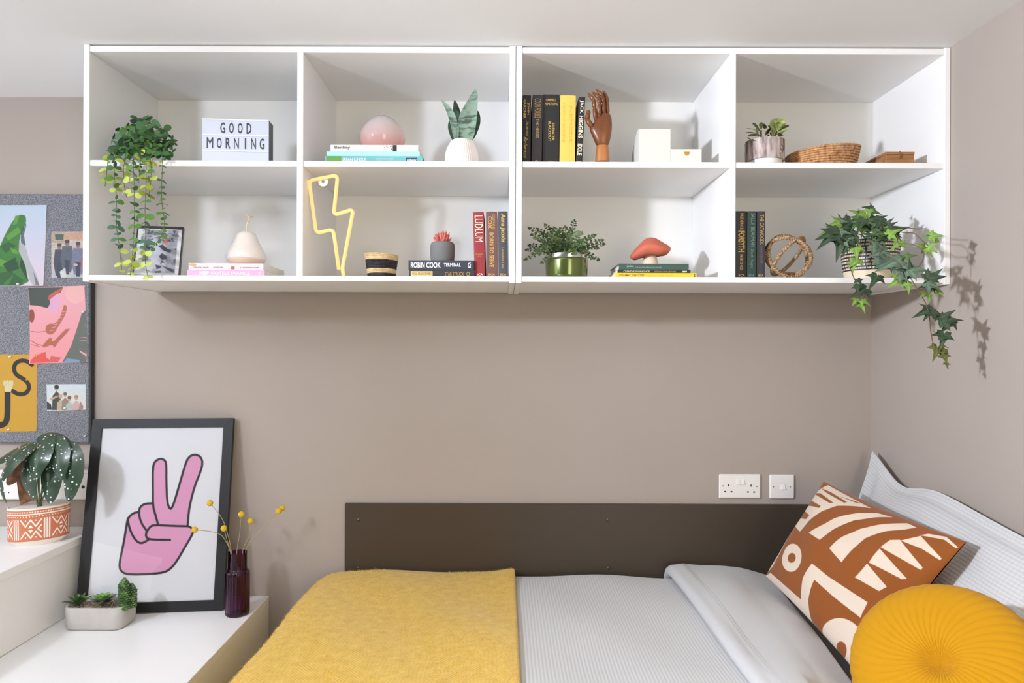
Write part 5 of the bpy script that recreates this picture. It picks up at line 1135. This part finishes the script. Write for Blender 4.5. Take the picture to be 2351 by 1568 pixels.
def dbl(t, P):
    for x, y in ((655, 490), (1124, 496)): hole(t, P(*Z9(x, y)), .0034, .0078)
    for x, y in ((588, 620), (718, 622), (1060, 628), (1188, 630)): hole(t, P(*Z9(x, y)), .0062, .0046)
    for x, y in ((543, 502), (1243, 514)): screw(t, P(*Z9(x, y)))
    for x in (855, 950): rocker(t, P(*Z9(x, 420)), .0118, .019)
plate('double_socket', 'white double wall socket with two rockers, above the dark bed panel', *Z9(450, 250), *Z9(1308, 752), DB, lambda t, P: dbl(t, P)) if False else plate('double_socket', 'white double wall socket with two rockers, above the dark bed panel', Z9(450, 0)[0], Z9(1308, 0)[0], Z9(0, 252)[1], Z9(0, 756)[1], DB, dbl)
def sw(t, P):
    for x, y in ((1590, 522), (1936, 524)): screw(t, P(*Z9(x, y)))
    rocker(t, P(*Z9(1785, 525)), .0138, .0185)
plate('light_switch', 'white single light switch between the double socket and the pillow', Z9(1497, 0)[0], Z9(2006, 0)[0], Z9(0, 262)[1], Z9(0, 762)[1], DB, sw, 'switch')
def data(t, P):
    for x in (172, 191): part('round_port', G().lathe([(0, -.0004), (.0054, -.0004), (.0054, .001), (0, .001)], Matrix.Translation(P(x, 1118)) @ Matrix.Rotation(PI/2, 4, 'X'), 16), M_hole, t)
    screw(t, P(201, 1118))
plate('aerial_outlet', 'white outlet plate with round black ports, between begonia and print frame', 150, 208, 1087, 1146, 2.3365, data, 'outlet')
plate('blank_outlet', 'white outlet plate behind the left begonia leaves', -40, 60, 1088, 1146, 2.3365, lambda t, P: [hole(t, P(20, 1131), .004, .004, 'pin_slot')], 'outlet')

# ---------------------------------------------------------------- begonia
c = Vector((S(90, 1250, 2.165).x, 2.165, ZD)); yaw = math.radians(40); t = thing('potted_begonia', 'white-spotted begonia in an oval terracotta pot patterned with cream zigzags', 'plant', c)
a_, b_ = .084, .052; zf, zr = .018, .118
R = Matrix.Translation(c) @ Matrix.Rotation(yaw, 4, 'Z')
nu, nv = 520, 110; q = Canvas(nu, nv, [(0, 0), (600, 0), (600, 100), (0, 100)], (196, 116, 82)); W_ = (246, 234, 222)
q.stroke([(0, 2), (600, 2)], 4, W_); q.stroke([(0, 17), (600, 17)], 4, W_)
for x in range(0, 600, 8): q.ell(x+4, 10, 2.4, 2.0, W_)
for x in range(0, 600, 10): q.ell(x+5, 24, 1.8, 1.6, W_)
for x0 in range(0, 600, 100):
    for dx in (0, 8, 16): q.stroke([(x0+4+dx, 33), (x0+4+dx, 92)], 4.6, W_)
    for s in (1, -1):
        Yc = 62; q.stroke([(x0+30, Yc-s*28), (x0+46, Yc-s*8), (x0+62, Yc-s*28), (x0+78, Yc-s*8), (x0+94, Yc-s*28)], 4.2, W_)
        q.poly([(x0+54, Yc-s*3), (x0+70, Yc-s*3), (x0+62, Yc-s*13)], W_); q.ell(x0+46, Yc-s*26, 2.2, 2.2, W_); q.ell(x0+78, Yc-s*26, 2.2, 2.2, W_)
    q.stroke([(x0+30, 52), (x0+40, 62), (x0+30, 72)], 4, W_)
A_ = -2*PI*q.U+PI*.6; zz = zr+(zf-zr)*q.V; fl = 1-.03*q.V
Pl = np.stack([a_*fl*np.cos(A_), b_*fl*np.sin(A_), zz], -1); Rm = np.array(R.to_3x3()); P = Pl @ Rm.T+np.array(c)
grid_part('patterned_body', P, q.a, mat('painted_terracotta', (196, 116, 82), .65, attr=True), t)
Me = R @ Matrix.Scale(b_/a_, 4, (0, 1, 0)); M_cw = mat('cream_glaze_pot', (240, 232, 222), .45)
part('foot', G().lathe([(0, 0), (a_*.74, 0), (a_*.84, .008), (a_*.97, zf), (a_*.9, zf)], Me, 64), M_cw, t, 40)
part('rim', G().lathe([(a_, zr-.001), (a_, zr+.002), (a_*.955, zr+.002), (a_*.94, zr-.04), (a_*.5, zr-.04)], Me, 64), M_cw, t, 40)
part('soil', G().lathe([(0, zr-.028), (a_*.94, zr-.028), (a_*.94, zr-.032), (0, zr-.032)], Me, 48), mat('dark_soil', (58, 46, 38), .95), t)
ZB = lambda x, y, d=0.0: S(x/5.225, 980+y/5.225, 2.13+d)
m = mat('begonia_leaf', (46, 66, 50), .32, spec=.5, coat=.2); nt, b = nodes(m); N, L = nt.nodes, nt.links
uvn = N.new('ShaderNodeAttribute'); uvn.attribute_name = 'uvw'; vo = N.new('ShaderNodeTexVoronoi'); vo.inputs['Scale'].default_value = 85; vo.inputs['Randomness'].default_value = .75; L.new(uvn.outputs['Vector'], vo.inputs['Vector'])
rp = N.new('ShaderNodeValToRGB'); rp.color_ramp.elements[0].position = .22; rp.color_ramp.elements[1].position = .30; rp.color_ramp.elements[0].color = (*lin((214, 224, 214)), 1); rp.color_ramp.elements[1].color = (*lin((48, 68, 50)), 1); L.new(vo.outputs['Distance'], rp.inputs[0]); L.new(rp.outputs[0], b.inputs['Base Color'])
M_bg = m; M_rust = mat2('rust_leaf_back', (84, 52, 24), (128, 78, 40), 40, rough=.6)
def bleaf(pl, ds, ws, m, nrm=(0, -1, .4), cup=.22, lab=None):
    C_ = [Vector(p) for p in smooth_pts([ZB(x, y, d) for (x, y), d in zip(pl, ds)], 3)]; n = len(C_); w = np.interp(np.linspace(0, 1, n), np.linspace(0, 1, len(ws)), ws)*1.3*2.13/F/5.225; nc = 11
    g = G(); V = []; UV = []; s = 0
    for i, p in enumerate(C_):
        if i: s += (p-C_[i-1]).length
        d = (C_[min(i+1, n-1)]-C_[max(i-1, 0)]).normalized(); sd = d.cross(Vector(nrm)).normalized(); up = sd.cross(d)
        for j in range(nc):
            u = 2*j/(nc-1)-1; V.append(p+sd*(u*w[i])+up*(-cup*w[i]*abs(u)**1.5+.012*w[i]*math.cos(u*14)*(1-abs(u)))); UV.append((u*w[i]+.5, s))
    g.add(V, [(i*nc+j, i*nc+j+1, (i+1)*nc+j+1, (i+1)*nc+j) for i in range(n-1) for j in range(nc-1)])
    o = part('leaf', g, m, t, True, label=lab); set_uvw(o, np.array(UV)); return o
wl = [20, 80, 100, 86, 50, 3]
bleaf([(470, 110), (600, 120), (720, 180), (800, 260)], [.01, -.005, -.01, -.02], [40, 78, 84, 70, 30], M_bg, (0, -.6, .8))
bleaf([(740, 250), (850, 300), (880, 500), (850, 720), (825, 895)], [0, -.02, -.03, -.035, -.035], [30, 90, 95, 85, 50, 3], M_bg, (.15, -1, .2))
bleaf([(590, 170), (680, 260), (700, 400), (720, 540), (745, 640)], [0, -.025, -.04, -.045, -.045], [40, 105, 110, 80, 40, 3], M_bg, (-.1, -1, .25))
bleaf([(500, 170), (480, 240), (450, 380), (430, 500), (430, 630)], [0, -.03, -.05, -.055, -.055], [50, 125, 120, 95, 48, 3], M_bg, (-.1, -1, .35))
bleaf([(400, 180), (260, 260), (120, 400), (40, 540), (-20, 690)], [0, -.03, -.05, -.055, -.055], [40, 110, 130, 110, 60, 3], M_bg, (-.45, -.8, .7))
bleaf([(330, 200), (150, 300), (20, 380), (-80, 440)], [.02, .01, 0, -.01], [30, 80, 90, 60, 3], M_bg, (-.3, -.6, .9))
bleaf([(270, 430), (290, 520), (330, 680), (370, 780), (400, 870)], [-.01, -.03, -.04, -.04, -.04], [40, 85, 80, 50, 3], M_bg, (-.3, -1, .2))
bleaf([(600, 400), (600, 520), (605, 680), (600, 800), (597, 920)], [.01, -.01, -.02, -.02, -.02], [40, 95, 90, 60, 3], M_bg, (.1, -1, .2))
bleaf([(330, 340), (240, 460), (160, 600), (90, 700)], [.02, .01, .0, -.005], [30, 95, 90, 40, 3], M_rust, (.2, -1, -.3), lab='rust brown underside of a begonia leaf')
bleaf([(260, 560), (290, 680), (310, 800), (320, 910)], [.03, .03, .03, .02], [60, 75, 80, 75], M_rust, (.1, -1, -.2), lab='rust brown underside of a begonia leaf')
bleaf([(-20, 640), (10, 760), (40, 860), (85, 920)], [-.02, -.02, -.02, -.02], [40, 40, 20, 2], M_bg, (-.6, -1, .1))
g = G(); s0 = c+Vector((.0, -.005, zr-.03))
for x, y, d in ((470, 300, -.01), (560, 200, .0), (640, 200, 0), (430, 240, 0), (330, 500, -.02), (600, 450, 0), (760, 270, 0), (380, 250, .01)):
    g.tube(smooth_pts([s0+Vector((r.uniform(-.012, .012), r.uniform(-.008, .008), 0)), ZB(470+(x-470)*.3, 760, .01), ZB(x, y, d)], 2), .0022, 6)
part('stems', g, mat('begonia_stem', (92, 100, 66), .6), t, True)

# ---------------------------------------------------------------- framed print
BL_, BR2 = Vector((-1.362, 2.175, ZLC)), Vector((-0.911, 2.2226, ZLC)); TR_ = Vector((-0.911, 2.333, EYE-.2485))
ex = (BR2-BL_).normalized(); up = TR_-BR2; up = (up-ex*up.dot(ex)); H = up.length; up.normalize(); nn = ex.cross(up); W = (BR2-BL_).length; FM = frame_m(BL_+Vector((0, 0, .0034)), ex, up, nn); bw = .031
t = thing('framed_print', 'large black frame with a pink peace-sign hand print, leaning on the wall', 'picture', (BL_+BR2)/2)
M_fr = mat('black_wood', (18, 18, 20), .5, bump=(200, .05)); zl = .004
def mitre(p0, p1, p2, p3): # outer a, outer b, inner b, inner a
    g = G(); pts = [p0, p1, p2, p3]; V = [FM @ Vector((x, y, -.016)) for x, y in pts]+[FM @ Vector((x, y, zl)) for x, y in pts]; g.add(V, [(3, 2, 1, 0), (4, 5, 6, 7)]+[(i, (i+1) % 4, 4+(i+1) % 4, 4+i) for i in range(4)]); part('frame_side', g, M_fr, t)
e = .0003
mitre((0, 0), (W, 0), (W-bw-e, bw), (bw+e, bw)); mitre((W, e), (W, H-e), (W-bw, H-bw-e), (W-bw, bw+e)); mitre((W, H), (0, H), (bw+e, H-bw), (W-bw-e, H-bw)); mitre((0, H-e), (0, e), (bw, bw+e), (bw, H-bw-e))
Q = Canvas(300, 430, [(157, 92), (866, 82), (790, 1103), (40, 1118)], (236, 236, 239))
hand = [(465, 650), (450, 590), (438, 545), (440, 440), (442, 320), (455, 282), (490, 265), (517, 278), (522, 310), (520, 400), (522, 520), (537, 566), (556, 545), (590, 440), (630, 310), (652, 258), (690, 240), (725, 255), (737, 290), (722, 345), (687, 425), (660, 520), (648, 580), (640, 660)]
palm = [(640, 662), (660, 672), (676, 690), (660, 725), (620, 790), (575, 865), (540, 910), (500, 936), (420, 945), (290, 947), (250, 935), (232, 905), (240, 850), (262, 760), (282, 650)]
knk = [(288, 620), (318, 586), (352, 578), (362, 548), (392, 530), (436, 528)]
PK, BK = (230, 166, 200), (44, 40, 46)
Q.poly(smooth_pts(hand+palm+knk, 1), PK)
for l in (hand, palm+[(290, 615)], [(436, 528), (392, 530), (362, 548), (354, 585), (365, 640), (398, 690)], [(354, 578), (320, 586), (292, 612), (290, 640), (306, 700), (335, 750), (365, 765), (400, 747), (412, 738)], [(640, 664), (560, 662), (440, 655), (415, 668), (390, 710), (400, 735), (432, 742), (534, 744)]):
    Q.stroke(smooth_pts(l, 1), 13.5, BK)
PT_ = lambda u, v, z=-.003: FM @ Vector((u, v, z))
flat_sheet('print', Q, PT_(bw, H-bw), PT_(W-bw, H-bw), PT_(W-bw, bw), PT_(bw, bw), M_print, t)
part('glass', G().box((bw-.002, bw-.002, -.0015), (W-bw+.002, H-bw+.002, -.0002), 0, FM), M_pane, t)
part('backing_board', G().box((bw-.004, bw-.004, -.012), (W-bw+.004, H-bw+.004, -.005), 0, FM), mat('grey_card', (120, 118, 116), .9), t)

# ---------------------------------------------------------------- concrete planter
ZK = lambda x, y: (130+x/9.8, 1310+y/9.8); Yf, Yb_ = 2.056, 2.164; x0, x1 = -1.332, -1.152; t = thing('succulent_planter', 'low grey concrete trough planted with three small succulents', 'planter', ((x0+x1)/2, 2.11, ZLC)); h = .069
def rrect(x0, x1, y0, y1, rad, n=6):
    o = []
    for cx, cy, a0 in ((x1-rad, y0+rad, -90), (x1-rad, y1-rad, 0), (x0+rad, y1-rad, 90), (x0+rad, y0+rad, 180)):
        for i in range(n+1): a = math.radians(a0+90*i/n); o.append((cx+rad*math.cos(a), cy+rad*math.sin(a)))
    return o
def rings(lv):
    g = G(); V = []; n = 28
    for (ins, z, rad) in lv: V += [(x, y, ZLC+z) for x, y in rrect(x0+ins, x1-ins, Yf+ins, Yb_-ins, rad)]
    Fc = [(i*n+j, i*n+(j+1) % n, (i+1)*n+(j+1) % n, (i+1)*n+j) for i in range(len(lv)-1) for j in range(n)]
    Fc += [tuple(range(n))[::-1], tuple(range((len(lv)-1)*n, len(lv)*n))]; return g.add(V, Fc)
part('trough', rings([(.010, 0, .022), (.004, .003, .025), (.001, .010, .028), (0, h-.002, .028), (.0012, h, .027), (.0065, h, .022), (.0075, h-.002, .021), (.008, h-.014, .02)]), mat('pale_concrete', (186, 182, 177), .85, bump=(160, .2), var=(26, .05)), t, 40)
g = G(); rr = random.Random(5); me = None
V = []; Fc = []
for _ in range(420):
    p = Vector((rr.uniform(x0+.012, x1-.012), rr.uniform(Yf+.012, Yb_-.012), ZLC+h-.012+rr.uniform(0, .003))); s = rr.uniform(.0014, .003); k0 = len(V)
    V += [p+Vector((s*rr.uniform(.7, 1.3), 0, 0)), p+Vector((-s, 0, 0)), p+Vector((0, s, 0)), p+Vector((0, -s*rr.uniform(.7, 1.3), 0)), p+Vector((0, 0, s)), p+Vector((0, 0, -s))]
    Fc += [(k0+a, k0+b, k0+4) for a, b in ((0, 2), (2, 1), (1, 3), (3, 0))]+[(k0+b, k0+a, k0+5) for a, b in ((0, 2), (2, 1), (1, 3), (3, 0))]
g.add(V, Fc); part('gravel', g, mat2('tan_gravel', (110, 84, 62), (200, 172, 142), 300, lo=.35, hi=.65, rough=.9, detail=1), t, kind='stuff')
def rosette(cen, n, lmin, lmax, w, m, el0, el1, name='succulent', lab=None, shape=(.5, .9, 1, .8, .45, .05)):
    root = part(name, G().tube([cen-Vector((0, 0, .012)), cen], [.004, .004], 6), mat('jade_stem', (92, 80, 50), .7), t, label=lab)
    for i in range(n):
        f = i/n; a = i*2.39996; el = math.radians(el0+(el1-el0)*f); d = Vector((math.cos(a)*math.cos(el), math.sin(a)*math.cos(el), math.sin(el))); ln = lmin+(lmax-lmin)*f
        mm = m(f) if callable(m) else m
        spoon(cen, cen+d*ln, w*(.5+.5*f), Vector((-math.cos(a)*math.sin(el), -math.sin(a)*math.sin(el), math.cos(el))), mm, root, 'leaf', .12, shape)
M_al = mat2('aloe_green', (52, 88, 40), (104, 140, 66), 60, rough=.45); M_ec = mat2('echeveria_green', (96, 152, 60), (150, 190, 100), 50, rough=.45); M_eg = mat2('echeveria_grey', (104, 112, 108), (150, 152, 150), 50, rough=.5)
zs = ZLC+h-.008; Pz = lambda px, py: Vector(((S(px, py, 2.10)).x, 2.10, zs))
rosette(Pz(180, 1388)+Vector((0, 0, .004)), 26, .028, .050, .0078, M_al, 78, 12, lab='dark green spiky rosette succulent', shape=(.8, 1, .9, .6, .3, .02))
rosette(Pz(236, 1388)+Vector((0, .0, .010)), 28, .018, .050, .017, lambda f: M_ec if f < .62 else M_eg, 80, 8, lab='bright green rosette succulent with grey outer leaves')
cc = Vector((S(285, 1385, 2.085).x, 2.085, zs-.006)); M_ca = mat2('column_green', (50, 82, 44), (98, 128, 72), 70, rough=.5)
root = part('succulent', G().tube([cc, cc+Vector((0, 0, .075)), cc+Vector((.001, 0, .098))], [.013, .013, .004], 10), M_al, t, label='upright green column succulent with stubby scales')
def scales(c0, nl, R0, n8):
    g = G()
    for lv in range(nl):
        for j in range(n8):
            a = 2*PI*(j/n8)+lv*.40; top_ = max(0, lv-(nl-4)); rad = R0*(1-.24*top_); d = Vector((math.cos(a), math.sin(a), .15)); p = Vector((c0.x, c0.y, c0.z+.005+lv*.0068))
            g.tube([p+d*rad*.5, p+d*rad*1.0, p+d*(rad*1.4)+Vector((0, 0, .002))], [.0042, .0042, .0011], 5)
    part('scales', g, M_ca, root, True)
scales(cc, 14, .013, 9); scales(cc+Vector((.017, .012, 0)), 11, .011, 8)

# ---------------------------------------------------------------- bottle vase with craspedia
Y = 2.196; c = Vector((S(545, 1412, Y).x, Y, ZLC)); t = thing('bottle_vase', 'small plum purple glass bottle vase beside the large framed print', 'vase', c); hz = .199
m = glass_mat('plum_glass', lin((204, 156, 200)), rough=.03)
def facet(rr_, a, z):
    q = .0007*math.cos(20*a) if z < .14 else 0; return ((rr_+q)*math.cos(a), (rr_+q)*math.sin(a), z)
out = [(0, 0), (.034, 0), (.0365, .003), (.037, .02), (.037, .128), (.0365, .136), (.033, .142), (.0295, .145), (.029, .15), (.029, hz)]; inn = [(.0268, hz), (.0268, .15), (.031, .138), (.0345, .128), (.0345, .012), (0, .010)]
part('bottle', G().lathe(smooth_pts(out, 1)+inn, Matrix.Translation(c), 120, fn=facet), m, t, 40)
M_ball = mat('craspedia_yellow', (226, 186, 44), .9, bump=(900, .8)); M_st = mat('dry_stem', (168, 156, 112), .8); neck = c+Vector((0, 0, hz-.004))
for i, (bx, by, d, mx_, my_, ox) in enumerate([(482, 1155, -.01, 512, 1190, -.018), (447, 1216, -.04, 505, 1222, -.018), (514, 1213, -.05, 524, 1250, -.014), (554, 1181, -.01, 550, 1230, -.004), (575, 1196, .01, 572, 1235, .014), (648, 1167, .045, 600, 1215, .018), (640, 1173, .025, 598, 1218, .02)]):
    B = S(bx, by, Y+d); Mid = S(mx_, my_, Y+d*.6); n0 = neck+Vector((ox*.85, (-1, -2, -3, 0, 1, 3, 2)[i]*.0042, 0)); yi = (-1, -2, -3, 0, 1, 3, 2)[i]; foot = c+Vector((ox*.55, yi*.005, .016))
    o = thing('dried_flower', ['round yellow dried flower at top left, in front of the framed print', 'leftmost yellow dried flower, arching far left over the print', 'yellow dried flower standing just above the black frame side', 'yellow dried flower on the tallest straight stem, middle of the bottle', 'yellow dried flower on a short upright stem right of the middle', 'farther of two touching yellow dried flowers at far right', 'nearer of two touching yellow dried flowers at far right'][i], 'flower', n0, 'dried yellow ball flowers in the purple bottle')
    o.location = foot
    g = G(); g.ball(B, .0098, 14, 10); part('flower_head', g, M_ball, o, True)
    g = G(); g.tube(smooth_pts([foot, n0, n0+(Mid-n0)*.4+Vector((0, 0, .008)), Mid, B], 3), .0011, 6); part('stem', g, M_st, o, True)
